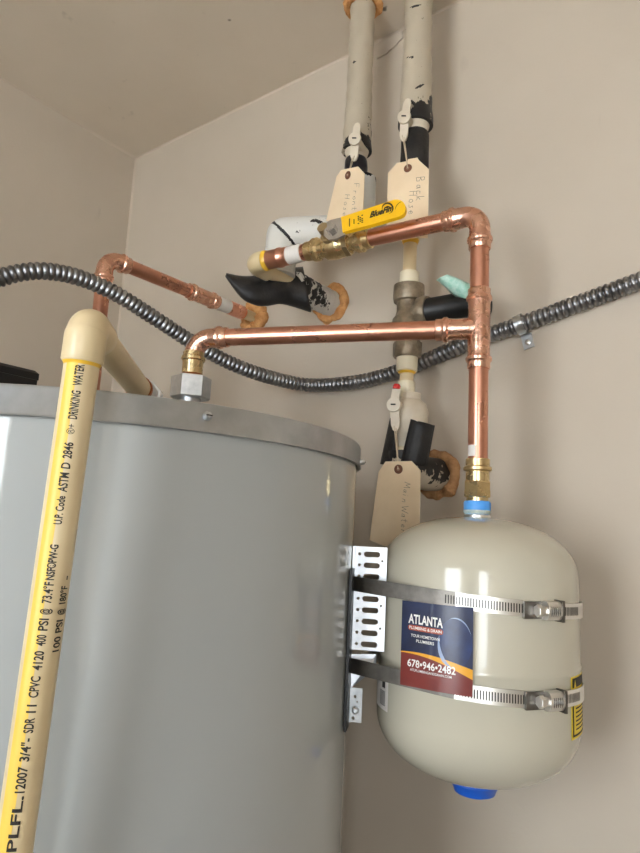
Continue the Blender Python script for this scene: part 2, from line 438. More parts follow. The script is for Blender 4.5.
def patch(u0, u1, v0, v1, r, n=14, th=.0003):
    mb = MB(); vs = []; fs = []
    for k in range(n + 1):
        u = u0 + (u1 - u0) * k / n
        vs += [cyl(u, v0, r), cyl(u, v1, r), cyl(u, v1, r - th), cyl(u, v0, r - th)]
    for k in range(n):
        for j in range(4): fs.append((4 * k + j, 4 * k + (j + 1) % 4, 4 * k + 4 + (j + 1) % 4, 4 * k + 4 + j))
    fs += [(0, 1, 2, 3), (4 * n + 3, 4 * n + 2, 4 * n + 1, 4 * n)]
    return mb.add(vs, fs)
HX = HR - .0035
G = on_rim(350.0, 600, HX); G.z = 0              # where the bracket meets the jacket
gn = V((G.x - HC.x, G.y - HC.y, 0)).normalized(); gt = V((-gn.y, gn.x, 0))
if gt.dot(fwd) < 0: gt = -gt                     # along the jacket, away from the room
sight = V((ray(350, 600).x, ray(350, 600).y, 0)).normalized(); side = V((sight.y, -sight.x, 0))
G = G + gn * .0016
org = G + sight * .005 + side * .002             # left edge of the perforated plate
BANDR = TR + .0016
BA = org - side * .003 - sight * .003; BA.z = 0  # where the bands cross the plate's heater edge
_d = V((BA.x - TC.x, BA.y - TC.y))
BTAN = (math.atan2(_d.y, _d.x) + math.acos(min(1, BANDR / _d.length)) + 2 * PI) % (2 * PI)
# --- plumber's sticker
SR = TR + .0034
ua, va = hit(405.5, 598, SR); ub, vb = hit(474, 610, SR); uc, vc = hit(472, 698, SR); ud, vd = hit(404.5, 683, SR)
US0, US1 = (ua + ud) / 2, (ub + uc) / 2; VS1 = (va + vb) / 2; VS0 = (vc + vd) / 2
WU, WV = US1 - US0, VS1 - VS0
def S(x, y, o):                                  # sticker coordinates 0..1; the sticker bridges over the bands
    u = US0 + WU * x; dl = BTAN - (u % (2 * PI))
    rr = max(SR, (BANDR + .0016) / math.cos(dl) + .0004) if 0 < dl < 1 else SR
    return cyl(u, VS0 + WV * y, rr + o)
vs = []
for k in range(25):
    vs += [S(k / 24, 0, 0), S(k / 24, 1, 0), S(k / 24, 1, -.0004), S(k / 24, 0, -.0004)]
fs = [(4 * k + j, 4 * k + (j + 1) % 4, 4 * k + 4 + (j + 1) % 4, 4 * k + 4 + j) for k in range(24) for j in range(4)] + [(0, 1, 2, 3), (99, 98, 97, 96)]
sticker = MB().add(vs, fs).build('sticker', M_maroon, tank, label='navy and maroon plumbing company sticker')
def strip(f0, f1, x0, x1, o, name, m, n=24):
    mb = MB(); vs = []; fs = []
    for k in range(n + 1):
        x = x0 + (x1 - x0) * k / n; vs += [S(x, f0(x), o), S(x, f1(x), o)]
    fs = [(2 * k, 2 * k + 2, 2 * k + 3, 2 * k + 1) for k in range(n)]
    return mb.add(vs, fs).build(name, m, sticker, smooth=False)
low = lambda x: .385 + .03 * math.sin(x * PI) - .10 * x ** 1.6
strip(low, lambda x: 1, 0, 1, .00015, 'navy_field', M_navy)
strip(lambda x: low(x) - .002 - .085 * max(0, x - .05) ** .8 * (.5 + x * .7), lambda x: low(x) + .012, 0, 1, .0003, 'orange_swoosh', M_orange)
def disc_pt(a, k, o): return S(.765 + .225 * k * math.cos(a), .575 + .285 * k * math.sin(a), o)
vs = [disc_pt(2 * PI * j / 32, i / 5, .00022) for i in range(1, 6) for j in range(32)]
vs = [q for q in vs]
fs = [(i * 32 + j, i * 32 + (j + 1) % 32, (i + 1) * 32 + (j + 1) % 32, (i + 1) * 32 + j) for i in range(4) for j in range(32)] + [list(range(32))]
MB().add(vs, fs).build('blue_disc', M_bluedisc, sticker, smooth=False)
def crescent(d0_, d1_, w_, k_):
    vs = []
    for i in range(19):
        a = math.radians(d0_ + (d1_ - d0_) * i / 18); w = w_ * math.sin(PI * i / 18)
        vs += [disc_pt(a, k_ - w, .0003), disc_pt(a, k_ + w, .0003)]
    MB().add(vs, [(2 * i, 2 * i + 2, 2 * i + 3, 2 * i + 1) for i in range(18)]).build('crescent', M_swoosh, sticker, smooth=False)
crescent(165, 262, .10, .98); crescent(112, 20, .03, 1.0)
def stext(s, x0, x1, y0, h, m, name='lettering', bold=0., o=.00045, slope=0.0):
    pts, fs = fit_text(s, x0, x1, y0, h, bold, sub=1)
    MB().add([S(p.x, p.y - slope * (p.x - x0), o) for p in pts], fs).build(name, m, sticker, smooth=False)
stext('ATLANTA', .10, .60, .745, .105, M_white_ink, bold=.03, slope=.02)
bh = lambda x: .031 * math.sqrt(max(.05, 1 - max(0, abs(x - .35) - .235) ** 2 / .0005))
strip(lambda x: .692 - bh(x) - .02 * (x - .1), lambda x: .692 + bh(x) - .02 * (x - .1), .095, .605, .0003, 'banner', M_banner)
stext('PLUMBING & DRAIN', .115, .585, .676, .034, M_white_ink, bold=.02, slope=.02)
stext('YOUR HOMETOWN', .14, .56, .585, .034, M_white_ink, bold=.015, slope=.02)
stext('PLUMBERS', .22, .48, .525, .034, M_white_ink, bold=.015, slope=.02)
stext('678\u2022946\u20222482', .10, .78, .235, .085, M_white_ink, bold=.02, slope=.02)
stext('ATLPLUMBINGANDDRAIN.COM', .14, .73, .185, .028, M_white_ink, bold=.01, slope=.02)
# --- yellow warning label and white bar-code label
u0, v1 = hit(571, 676, TR + .0004); u1 = u0 + .62; v0 = hit(571, 741, TR + .0004)[1]
warn = patch(u0, u1, v0, v1, TR + .0006).build('warning_label', M_warn, tank, label='yellow and black warning label')
W_ = lambda x, y: cyl(u0 + (u1 - u0) * x, v0 + (v1 - v0) * y, TR + .0009)
def wquad(x0, x1, y0, y1, mb): 
    n = 6; vs = []
    for k in range(n + 1): x = x0 + (x1 - x0) * k / n; vs += [W_(x, y0), W_(x, y1)]
    mb.add(vs, [(2 * k, 2 * k + 2, 2 * k + 3, 2 * k + 1) for k in range(n)])
mb = MB(); wquad(.03, .97, .80, .95, mb); wquad(.03, .07, .05, .78, mb); wquad(.03, .97, .04, .07, mb); wquad(.93, .97, .05, .78, mb)
for k in range(9): wquad(.14, .86, .13 + .065 * k, .155 + .065 * k, mb)
mb.build('warning_print', M_ink, warn, smooth=False)
MB().add([cyl(u0 + .03 + .05 * a, v1 - .017 + .012 * b, TR + .0012) for a, b in ((0, .1), (1.6, .1), (.8, 1.1))], [(0, 1, 2)]).build('warning_triangle', M_warn, warn, smooth=False)
u1, v1 = hit(388.5, 674, TR + .0004); v0 = hit(388.5, 713, TR + .0004)[1]; u0 = u1 - .34
bar = patch(u0, u1, v0, v1, TR + .0006).build('barcode_label', M_white, tank)
mb = MB(); W_ = lambda x, y: cyl(u0 + (u1 - u0) * x, v0 + (v1 - v0) * y, TR + .0009)
for k in range(8): wquad(.45, .85, .12 + .05 * k, .145 + .05 * k, mb)
wquad(.62, .84, .58, .9, mb)
mb.build('barcode_print', M_ink, bar, smooth=False)

# ================================================================== tank bracket between heater and tank
def zof(px, py): 
    q = on_plane(px, py, G, sight); return q.z
brk = thing('tank_bracket', 'bright zinc perforated steel bracket holding the almond tank to the heater', 'bracket', (G.x, G.y, zof(347, 735)))
zt_, zm_, zl_ = zof(352, 546), zof(347, 650), zof(346, 727)
ztop2 = zof(346, 568)
PW = .0330
# perforated plate facing the room: rebuilt as a grid with real slots
def slotted_plate(w, z0, z1, slots, holes, th, org, ax, nrm):
    """bmesh boolean-free plate: polygon with holes via triangle fill"""
    bm = bmesh.new()
    def loop(pts):
        vs = [bm.verts.new((p[0], p[1], 0)) for p in pts]
        return [bm.edges.new((vs[i], vs[(i + 1) % len(vs)])) for i in range(len(vs))]
    es = loop([(0, z0), (w, z0), (w, z1), (0, z1)])
    for (cx, cz, hw, hr) in slots:
        pts = []
        for k in range(9): a = -PI / 2 + PI * k / 8; pts.append((cx + hw + hr * math.cos(a), cz + hr * math.sin(a)))
        for k in range(9): a = PI / 2 + PI * k / 8; pts.append((cx - hw + hr * math.cos(a), cz + hr * math.sin(a)))
        es += loop(pts)
    for (cx, cz, hr) in holes: es += loop([(cx + hr * math.cos(2 * PI * k / 10), cz + hr * math.sin(2 * PI * k / 10)) for k in range(10)])
    bmesh.ops.triangle_fill(bm, use_beauty=True, use_dissolve=False, edges=es)
    bm.verts.index_update()
    vs = [v.co.copy() for v in bm.verts]; fs = [[v.index for v in f.verts] for f in bm.faces]
    be = [(e.verts[0].index, e.verts[1].index) for e in bm.edges if len(e.link_faces) == 1]
    bm.free(); n = len(vs); mb = MB()
    P = [org + ax * v.x + Z * (v.y - org.z) for v in vs]
    mb.add(P + [p + nrm * th for p in P], fs + [[i + n for i in f][::-1] for f in fs] + [(a, b, b + n, a + n) for a, b in be])
    return mb
pitch_s = (zof(367, 553.5) - zof(365, 564.5))
slots, holes = [], []
zc = zof(369, 554.5)
for k in range(9):
    cz = zc - k * pitch_s
    slots.append((.0178, cz, .0058, .0028)); holes.append((.0048, cz, .0017))
    if k % 2: holes.append((.0288, cz + pitch_s * .45, .0012))
plate_ax = (side * .99 - sight * .10).normalized()
slotted_plate(PW, zm_, zt_, slots, holes, .0016, org, plate_ax, sight).build('perforated_plate', M_zinc_brk, brk, smooth=False)
# flange lying against the heater, seen edge-on, and its long lower tail
MB().obox(G - gt * .007 + Z * ((ztop2 + zl_) / 2) + gn * .0004, gn, gt, Z, .0013, .0105, (ztop2 - zl_) / 2).build('heater_flange', M_flange_shade, brk, smooth=False)
MB().obox(G + gt * .006 + gn * .0004 + Z * ((zt_ + zl_) / 2), gn, gt, Z, .0012, .004, (zt_ - zl_) / 2).build('rear_flange', M_zinc, brk, smooth=False)
rl = org + plate_ax * PW
MB().obox(rl + sight * .008 + Z * ((zt_ + zm_) / 2 - rl.z), plate_ax, sight, Z, .0007, .0075, (zt_ - zm_) / 2).build('return_lip', M_zinc_brk, brk, smooth=False)
# lower gusset, a tilted triangle under the lower band
gz = zof(352, 662)
g0 = G + Z * gz + sight * .009 + side * .002; g1 = org + plate_ax * .026 + Z * (zof(372, 668) - org.z) - sight * .002; g2 = G + Z * zof(350, 689) + sight * .004 + side * .003
g3 = org + plate_ax * .026 + Z * (zof(371, 655) - org.z) + sight * .004
MB().prism([g0 + Z * .006, g3, g1, g2], sight * .0014).build('gusset', M_zinc_brk, brk, smooth=False)
tailo = G + sight * .011 + side * .0015
slotted_plate(.0135, zl_ + .002, zof(350, 690), [], [(.006, zof(351, 699), .0017), (.0085, zof(351, 704), .001), (.005, zof(351, 721), .0017)], .0014, tailo, plate_ax, sight).build('tail_plate', M_zinc, brk, smooth=False)
bp = tailo + plate_ax * .007 + Z * (zof(351, 712) - tailo.z)
bolt = MB().sweep([bp + sight * .003, bp - sight * .006], [(0, .0022), (.0045, .0022), (.0046, .0036), (.0075, .0036), (.009, .0018)], 12).build('bolt', M_zinc, brk)

# ================================================================== band clamps round tank and bracket
def band(z_l, z_r, wrap_from, label):
    R = TR + .0016
    # the loop: bracket front edge -> tangent to the tank front -> round the tank -> back to the bracket
    A = V((BA.x, BA.y, 0))
    Bk = org + plate_ax * .006 + sight * .012; Bk = V((Bk.x, Bk.y, 0))
    def tangent(P, s):
        d = V((P.x - TC.x, P.y - TC.y)); dl = d.length; base = math.atan2(d.y, d.x); return base + s * math.acos(min(1, R / dl))
    ta = tangent(A, 1); tb = tangent(Bk, -1)
    while ta < base_norm(ta): ta += 2 * PI
    a0, a1 = ta, tb
    while a1 < a0: a1 += 2 * PI
    n = 96
    pts = [A + (cyl(a0, 0, R) - A) * (k / 8) for k in range(8)] + [cyl(a0 + (a1 - a0) * k / n, 0, R) for k in range(n + 1)] + [Bk]
    return pts, R, a0
def base_norm(a): return a
def zband(p, z_l, z_r):                          # bands climb slightly towards the bracket
    k = (p - V((TC.x, TC.y, 0))).dot(side) / TR
    return z_l + (z_r - z_l) * (k + 1) / 2
def make_band(pyl, pyr, label, hx):
    u, zL = hit(388, pyl, TR + .0016); u, zR = hit(578, pyr, TR + .0016)
    pts, R, a0 = band(zL, zR, None, label)
    t = thing('band_clamp', label, 'clamp', (TC.x, TC.y, zR - .01), 'steel band clamps round the almond tank')
    def ribbon(P, h, th):
        mb = MB(); vs = []
        for i, p in enumerate(P):
            d = (P[min(i + 1, len(P) - 1)] - P[max(i - 1, 0)]).normalized(); nn = V((d.y, -d.x, 0))
            if (p - TC).dot(nn) < 0: nn = -nn
            z = zband(p, zL, zR)
            for o, dz in ((0, -h), (th, -h), (th, h), (0, h)): vs.append(V((p.x, p.y, z + dz)) + nn * o)
        n = len(P) - 1
        fs = [(4 * i + j, 4 * i + (j + 1) % 4, 4 * i + 4 + (j + 1) % 4, 4 * i + 4 + j) for i in range(n) for j in range(4)]
        return mb.add(vs, fs + [(0, 1, 2, 3), (4 * n + 3, 4 * n + 2, 4 * n + 1, 4 * n)])
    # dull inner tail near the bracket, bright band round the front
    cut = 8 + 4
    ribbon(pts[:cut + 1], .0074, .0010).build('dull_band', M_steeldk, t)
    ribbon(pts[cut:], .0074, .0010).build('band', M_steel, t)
    # worm-drive slots
    mb = MB()
    ang = [math.atan2(p.y - TC.y, p.x - TC.x) for p in pts]
    us = hit(446, (pyl + pyr) / 2, R)[0]; ue = hit(hx, (pyl + pyr) / 2, R)[0]; k = 0
    uu = us
    while uu < ue + .55:
        if True:
            for side_ in (0,):
                q = [cyl(uu + dx_, 0, R + .00115) for dx_ in (-.0052, .0052)]
                zz = zband(q[0], zL, zR)
                tl = .0012
                mb.add([q[0] + Z * (zz - .0040), q[1] + Z * (zz - .0040), q[1] + Z * (zz + .0040), q[0] + Z * (zz + .0040)], [(0, 1, 2, 3)])
        uu += .0245
    mb.build('slot', M_dark, t, smooth=False, kind='stuff')
    # worm housing and screw
    uh = hit(hx, (pyl + pyr) / 2, R)[0]
    c = cyl(uh, 0, R + .0062); c.z = zband(cyl(uh, 0, R), zL, zR)
    nn = V((math.cos(uh), math.sin(uh), 0)); tt = V((-math.sin(uh), math.cos(uh), 0))
    hs = MB(); prof2 = []
    for k in range(9):
        a = PI * k / 8; prof2.append((.0085 * math.cos(a), .0052 * math.sin(a) + .0005))
    prof2 = [(.0085, -.0055)] + prof2 + [(-.0085, -.0055)]
    hs.prism([c + Z * a + nn * b + tt * .000 for a, b in prof2], tt * .0165)
    hs_o = hs.build('worm_housing', M_steel, t, angle=25)
    MB().obox(c + tt * .0165 - nn * .0005, tt, Z, nn, .0012, .0098, .0062).build('housing_end', M_steeldk, hs_o, smooth=False)
    a = c - tt * .010; b = c + tt * .002
    sc = MB().sweep([a, b], [(0, .0052), (.0006, .0058), (.005, .0058), (.0052, .0040), (.012, .0040)], 6).build('hex_screw', M_steel, t, smooth=False)
    mb = MB()
    for k in range(5): mb.sweep([c + tt * (.0030 + k * .0023) + nn * .0010, c + tt * (.0043 + k * .0023) + nn * .0012], [(0, .0052), (.00065, .0060), (.0013, .0052)], 12)
    mb.build('screw_thread', M_steeldk, sc, kind='stuff')
    MB().obox(c - tt * .002 - nn * .0055, tt, Z, nn, .018, .0078, .0012).build('saddle', M_steeldk, t, smooth=False)
make_band(587, 612, 'upper steel band clamp above the sticker on the almond tank', 541)
make_band(670, 697, 'lower steel band clamp below the sticker on the almond tank', 543)

# ================================================================== copper runs
PR = .0111
CR, BR = .0131, .0150
ZU = Z0 + .3847                                   # upper run
RT = V((TC.x, TC.y, ZU))                          # riser corner
EL = on_z(253, 263.5, ZU)                           # cpvc elbow corner
riser = lambda py: along(V((TC.x, TC.y, Z0 - .1)), RT, y=py)
def collar_prof(L_, both=True, mid=.0124):
    a = [(0, CR - .0006), (.0008, CR), (.008, CR), (.0092, BR - .0004), (.0105, BR), (.0135, BR), (.015, CR), (.021, CR - .0004), (.023, mid)]
    if not both: return a
    return a + [(L_ - s, r) for s, r in a[::-1]]
cold = thing('copper_cold_line', 'copper pipe run with tee above the almond tank from heater to yellow-handled valve', 'pipe', riser(470))
upper = lambda px: along(EL, RT, x=px)
LEG = .0455
ud_ = (EL - RT).normalized()
pth = arc_path(RT + ud_ * LEG, RT, RT - Z * LEG, .020)
MB().sweep(pth, collar_prof(plen(pth)), 32).build('elbow', M_copper_fit, cold)
pipe(upper(368), RT + ud_ * (LEG - .004), PR, M_copper, cold)
TZ = riser(328.5).z
TE = V((TC.x, TC.y, TZ))
HE = on_z(195, 338.5, TZ)                         # corner of the heater elbow
pipe(RT - Z * (LEG - .004), TE + Z * .044, PR, M_copper, cold)
hd = (HE - TE).normalized()
mb = MB().sweep([TE + Z * .048, TE - Z * .049], collar_prof(.097, mid=.0129), 32)
mb.sweep([TE + hd * .050, TE], [(s, r) for s, r in collar_prof(.05, False, .0124)] + [(.050, .0124)], 32)
mb.build('tee', M_copper_fit, cold)
RBOT = riser(459)
pipe(TE - Z * .045, RBOT - Z * .006, PR, M_copper, cold)
# small paper label on the riser
mb = MB(); pz0, pz1 = riser(457).z, riser(446).z
camang = math.atan2(EYE.y - TC.y, EYE.x - TC.x); vs = []
for k in range(9):
    a = camang - 1.15 + .95 * k / 8
    for z in (pz0, pz1):
        vs += [V((TC.x + (PR + o) * math.cos(a), TC.y + (PR + o) * math.sin(a), z)) for o in (0, .0006)]
fs = []
for k in range(8):
    b = 4 * k; fs += [(b + 1, b + 5, b + 7, b + 3), (b, b + 2, b + 6, b + 4), (b, b + 4, b + 5, b + 1), (b + 2, b + 3, b + 7, b + 6)]
MB().add(vs, fs + [(0, 1, 3, 2), (32, 34, 35, 33)]).build('paper_label', M_white, cold)
# brass press adapter and taped thread above the tank
zb0 = riser(503).z; q0 = V((TC.x, TC.y, zb0)); Lb = RBOT.z - zb0
ad = MB().sweep([RBOT, q0], [(0, .0128), (.0005, .0134), (.008, .0134), (.0095, .0158), (.013, .0158), (.0145, .0132), (.026, .0132), (.027, .0120), (Lb, .0120)], 32).build('brass_adapter', M_brass, cold, label='polished brass press adapter')
mb = MB(); mb.sweep([q0 + Z * .024, q0 + Z * .006], [(0, .0150), (.001, .0158), (.010, .0158), (.0105, .0162), (.017, .0162), (.018, .0150)], 6, twist=.4); mb.build('hex_collar', M_brass, ad, smooth=False)
zt2 = zt + .0015
MB().sweep([q0 + Z * .002, V((TC.x, TC.y, zt2))], [(0, .0138), (.002, .0150), (.010, .0148), (q0.z + .002 - zt2, .0128)], 24, wob=.03).build('thread_tape', M_btape, cold, label='blue thread tape')
MB().sweep([q0 - Z * .0075, q0 - Z * .0125], [(0, .0146), (.002, .0152), (.005, .0136)], 24, wob=.06).build('white_tape', M_ptfe, cold)
# horizontal pipe to the heater
hp = lambda px: along(HE, TE, x=px)
pth = arc_path(HE - hd * .047, HE, HE - Z * .040, .024)
pipe(TE + hd * .046, HE - hd * .042, PR, M_copper, cold)
MB().sweep(pth, [(s, r) for s, r in collar_prof(.1, False)] + [(plen(pth), .0124)], 32).build('elbow', M_copper_fit, cold)
NV = lambda py: along(HE, HE - Z * .2, y=py)
n0, n1 = NV(352), NV(379)
MB().sweep([n0, n1], [(0, .0125), (.001, .0136), (.006, .0136), (.0075, .0156), (.0115, .0156), (.013, .0136), (.021, .0134), ((n1 - n0).length, .0134)], 32).build('brass_adapter', M_brass, cold)
MB().sweep([NV(374), NV(379)], [(0, .0135), (.004, .0172), ((NV(374) - NV(379)).length, .0172)], 24).build('flux_ring', M_rust, cold)
nut0, nut1 = NV(377), NV(399)
hl = (nut0 - nut1).length
nut = MB().sweep([nut0, nut1], [(0, .0232), (.0012, .0258), (hl - .0016, .0258), (hl, .0236)], 6, twist=.42).build('union_nut', M_zinc, cold, smooth=False, label='galvanized hexagonal union nut')
MB().sweep([nut1 + Z * .003, V((HE.x, HE.y, HT - .0040))], [(0, .0140), (nut1.z + .003 - HT + .0040, .0140)], 24).build('nipple', M_zinc, cold)

# hot line at the back left
CS = on_y(255, 318, 0); ZH = CS.z
HL = on_z(106, 257, ZH)
hot = thing('copper_hot_line', 'copper pipe from the foam-sealed wall hole bending down to the heater top', 'pipe', (HL.x, HL.y, HT))
hh = lambda px: along(HL, CS, x=px)
hdir = (CS - HL).normalized()
pth = arc_path(HL - Z * .044, HL, HL + hdir * .040, .022)
MB().sweep(pth, collar_prof(plen(pth)), 32).build('elbow', M_copper_fit, hot)
pipe(HL + hdir * .036, hh(193), PR, M_copper, hot)
c0, c1 = hh(188), hh(217); lc = (c1 - c0).length
MB().sweep([c0, c1], [(0, CR), (.006, CR), (.008, BR), (.012, BR), (.014, CR), (lc - .016, CR), (lc - .014, BR), (lc - .010, BR), (lc - .008, CR - .0005), (lc, CR - .0005)], 28).build('coupling', M_copper_fit, hot)
pipe(hh(216), hh(229), PR + .0008, M_white, hot, 'paper_label')
MB().sweep([hh(228), hh(243)], [(0, .0116), (.004, .0128), ((hh(243) - hh(228)).length - .003, .0128), ((hh(243) - hh(228)).length, .0118)], 28).build('copper_adapter', M_copper, hot)
pipe(hh(242), CS + hdir * .01, .0098, M_cpvc, hot, 'cpvc_stub')
pipe(HL - Z * .040, V((HL.x, HL.y, HT + .03)), PR, M_copper, hot)
MB().sweep([V((HL.x, HL.y, HT + .055)), V((HL.x, HL.y, HT - .004))], [(0, .0128), (.006, .0134), (.0075, .0156), (.0115, .0156), (.013, .0134), (.03, .0134), (.0302, .019), (.046, .019), (.0462, .014), (.059, .014)], 28).build('brass_adapter', M_brass, hot)

# ================================================================== ball valve with yellow lever
xd = (RT - EL).normalized()
b0, b1 = upper(307), upper(371); lb = (b1 - b0).length
valve = thing('ball_valve', 'brass ball valve with a yellow lever between the white sleeve and upper copper pipe', 'valve', upper(338))
k = lb / 10
MB().sweep([b0, b1], [(0, .0128), (.0006, .0136), (k * 1.0, .0138), (k * 1.3, .0164), (k * 1.9, .0164), (k * 2.2, .0138), (k * 3.0, .0138), (k * 3.4, .0178), (k * 4.2, .0186), (k * 5.3, .0186), (k * 5.9, .0176), (k * 6.2, .0158), (k * 6.9, .0158),
                       (k * 7.0, .0142), (k * 7.7, .0142), (k * 8.1, .0168), (k * 8.8, .0168), (k * 9.1, .0138), (lb - .0006, .0136), (lb, .0128)], 36).build('valve_body', M_brass, valve)
MB().sweep([b0 + xd * k * 6.25, b0 + xd * k * 6.95], [(0, .0182), (k * .7, .0182)], 6, twist=.2).build('hex_collar', M_brassdull, valve, smooth=False)
stem = V((0, -.95, .31)).normalized(); stem = (stem - xd * stem.dot(xd)).normalized()
bc = b0 + xd * k * 4.5
LP = bc + stem * .034
lp = lambda x, y, o=0.: on_plane(x, y, LP + stem * o, stem)
MB().sweep([bc, bc + stem * .037], [(0, .0105), (.022, .0105), (.0225, .0075), (.037, .0075)], 20).build('stem', M_brassdull, valve)
nutc = lp(333, 231)
sdir = (lp(404, 207) - nutc).normalized(); pdir = sdir.cross(stem).normalized()
if pdir.dot(upv) < 0: pdir = -pdir
lever = MB()
lever.prism([lp(x, y, .0) for x, y in ((324.5, 237), (325, 226), (331, 221.5), (342, 219), (346, 224), (346, 236), (336, 240.5), (329, 241))], stem * .0028)
lv = lever.build('lever_plate', M_chrome, valve, smooth=False)
MB().sweep([nutc + stem * .002, nutc + stem * .0085], [(0, .0072), (.0055, .0072), (.0065, .006)], 6).build('lever_nut', M_chrome, lv, smooth=False)
pts = [(342.5, 232), (341, 217)]
a0 = V((395.5, 200.2)); 
pts += [(368, 208.2), (394, 199.6)]
for k2 in range(1, 8):
    a = math.radians(108 - 180 * k2 / 8); pts.append((397 + 8.6 * math.cos(a), 208.0 - 8.6 * math.sin(a)))
pts += [(399, 216.4), (370, 225)]
grip = MB().prism([lp(x, y, .0042) for x, y in pts], stem * -.0050).build('grip', M_handle, valve, smooth=False, label='yellow vinyl lever grip')
go = .0046
def on_grip(s, x0, x1, ym, h, bold=0., shear=0.):
    p0 = lp(x0, ym, go); e = (lp(404, 204, go) - lp(345, 223, go)).normalized(); f = e.cross(stem).normalized()
    if f.dot(upv) < 0: f = -f
    wd = (lp(x1, ym - (x1 - x0) * .32, go) - p0).length
    P, F = fit_text(s, 0, wd, 0, h, bold, shear)
    MB().add([p0 + e * p.x + f * p.y for p in P], F).build('lettering', M_ink, grip, smooth=False)
on_grip('BlueFin', 369.5, 391.5, 217.8, .0098, .05, .25)
def arcmark(cx, cy, r, a0, a1, w, name='print_mark'):
    vs = []
    for q in range(13):
        a = math.radians(a0 + (a1 - a0) * q / 12); ww = w * math.sin(PI * (q + .6) / 13.2)
        for rr in (r - ww, r + ww): vs.append(lp(cx + rr * math.cos(a), cy - rr * math.sin(a), go))
    MB().add(vs, [(2 * q, 2 * q + 2, 2 * q + 3, 2 * q + 1) for q in range(12)]).build(name, M_ink, grip, smooth=False)
arcmark(387.5, 208.5, 5.4, 200, -70, .9); arcmark(387.8, 209.5, 3.0, 190, -40, .6); arcmark(405, 211, 10, 105, 175, .3)
for (x, y, w, h) in ((349.5, 222.5, .5, 4), (354, 221.5, .5, 2.4), (360.3, 219.5, 2.6, 4.2)):
    mb = MB()
    if w > 1:
        for r_ in range(5):
            for c_ in range(3):
                if (r_ * 3 + c_) % 4 != 1:
                    xx = x - w + c_ * 1.9; yy = y - h + r_ * 1.75 - (xx - x) * .3
                    mb.add([lp(xx, yy, go), lp(xx + 1.5, yy - .4, go), lp(xx + 1.5, yy + .7, go), lp(xx, yy + 1.1, go)], [(0, 1, 2, 3)])
    else: mb.add([lp(x - w, y - h, go), lp(x + w, y - h, go), lp(x + w, y + h, go), lp(x - w, y + h, go)], [(0, 1, 2, 3)])
    mb.build('print_mark', M_ink, grip, smooth=False)

# ================================================================== cpvc branch leaving the wall, with split foam
stub = thing('cpvc_branch', 'cream cpvc elbow branch from the wall hole into the copper valve line', 'pipe', V((EL.x, 0, ZU)))
WS = V((EL.x - .004, 0, ZU + .0))
WS = on_y(331, 304, 0); 
sd_ = (WS - EL).normalized()
pth = arc_path(EL + xd * .022, EL, EL + sd_ * .034, .013)
MB().sweep(pth, [(0, .0146), (.001, .0150), (.018, .0150), (plen(pth) - .02, .0150), (plen(pth), .0150)], 32).build('elbow', M_cpvc, stub)
pipe(EL + sd_ * .03, WS + sd_ * .01, PR, M_cpvc, stub)
a, b = upper(265.5), upper(270)
MB().sweep([a, b], [(0, .0150), ((b - a).length * .5, .0143), ((b - a).length, .0128)], 28).build('cement_ring', M_primer, stub)
a, b = upper(269), upper(289); l_ = (b - a).length
MB().sweep([a, b], [(0, .0136), (l_ * .45, .0136), (l_ * .5, .0144), (l_ * .62, .0144), (l_ * .68, .0132), (l_, .0132)], 28).build('copper_adapter', M_copper, stub)
pipe(upper(288), upper(303), .0128, M_white, stub, 'white_sleeve')
pipe(upper(302.5), upper(309), .0116, M_copper, stub, 'copper_tail')
# foam sleeve round the stub: painted near the wall, split and black at the end
SL = (WS - EL).length
fa = WS - sd_ * (SL * .55)
sleeve = thing('foam_sleeve', 'split black foam sleeve with flaking white paint on the wall branch', 'insulation', WS)
def peel1(d, q, n): return max(-.12, .30 - abs(d - .085) * 4.2)
MB().sweep([WS - sd_ * .002, fa], [(0.0, .0215)] + [(SL * .54 * i / 24, .0220 + .0012 * math.sin(i * 1.7)) for i in range(1, 24)] + [(SL * .54, .0205)], 36, peel=peel1, wob=.05).build('painted_sleeve', M_peelw, sleeve)
# opened half shell hanging below the elbow, like a leaf
TOPC = [(303, 268), (288, 270), (274, 273), (262, 276), (250, 277.5), (238, 277), (226, 274.5)]
BOTC = [(311, 311), (294, 305.5), (280, 302.5), (267, 304.5), (255, 303.5), (242, 296.5), (227, 276.5)]
YC = [-.092, -.112, -.140, -.158, -.176, -.190, -.204]
vs = []; nu = 13; nt = 24
def samp(L_, t):
    k = t * (len(L_) - 1); i = min(int(k), len(L_) - 2); f = k - i
    g = lambda m: L_[max(0, min(len(L_) - 1, m))]
    q = lambda a, b, c, d: .5 * (2 * b + (c - a) * f + (2 * a - 5 * b + 4 * c - d) * f * f + (3 * b - a - 3 * c + d) * f ** 3)
    if isinstance(L_[0], tuple): return tuple(q(g(i - 1)[m], g(i)[m], g(i + 1)[m], g(i + 2)[m]) for m in (0, 1))
    return q(g(i - 1), g(i), g(i + 1), g(i + 2))
for i in range(nt + 1):
    t = i / nt; tp_, bt_, yy = samp(TOPC, t), samp(BOTC, t), samp(YC, t); dpt = .026 * (1 - t) ** .6 + .003
    for j in range(nu):
        k = j / (nu - 1); a = PI * k
        px = tp_[0] + (bt_[0] - tp_[0]) * (.5 - .5 * math.cos(a)); py = tp_[1] + (bt_[1] - tp_[1]) * (.5 - .5 * math.cos(a))
        vs.append(on_y(px, py, yy + dpt * (.55 - 1.0 * math.sin(a))))
fs = [(i * nu + j, i * nu + j + 1, (i + 1) * nu + j + 1, (i + 1) * nu + j) for i in range(nt) for j in range(nu - 1)]
o = MB().add(vs, fs).build('split_end', M_black, sleeve, label='opened black foam end')
so = o.modifiers.new('thickness', 'SOLIDIFY'); so.thickness = .005; so.offset = 0

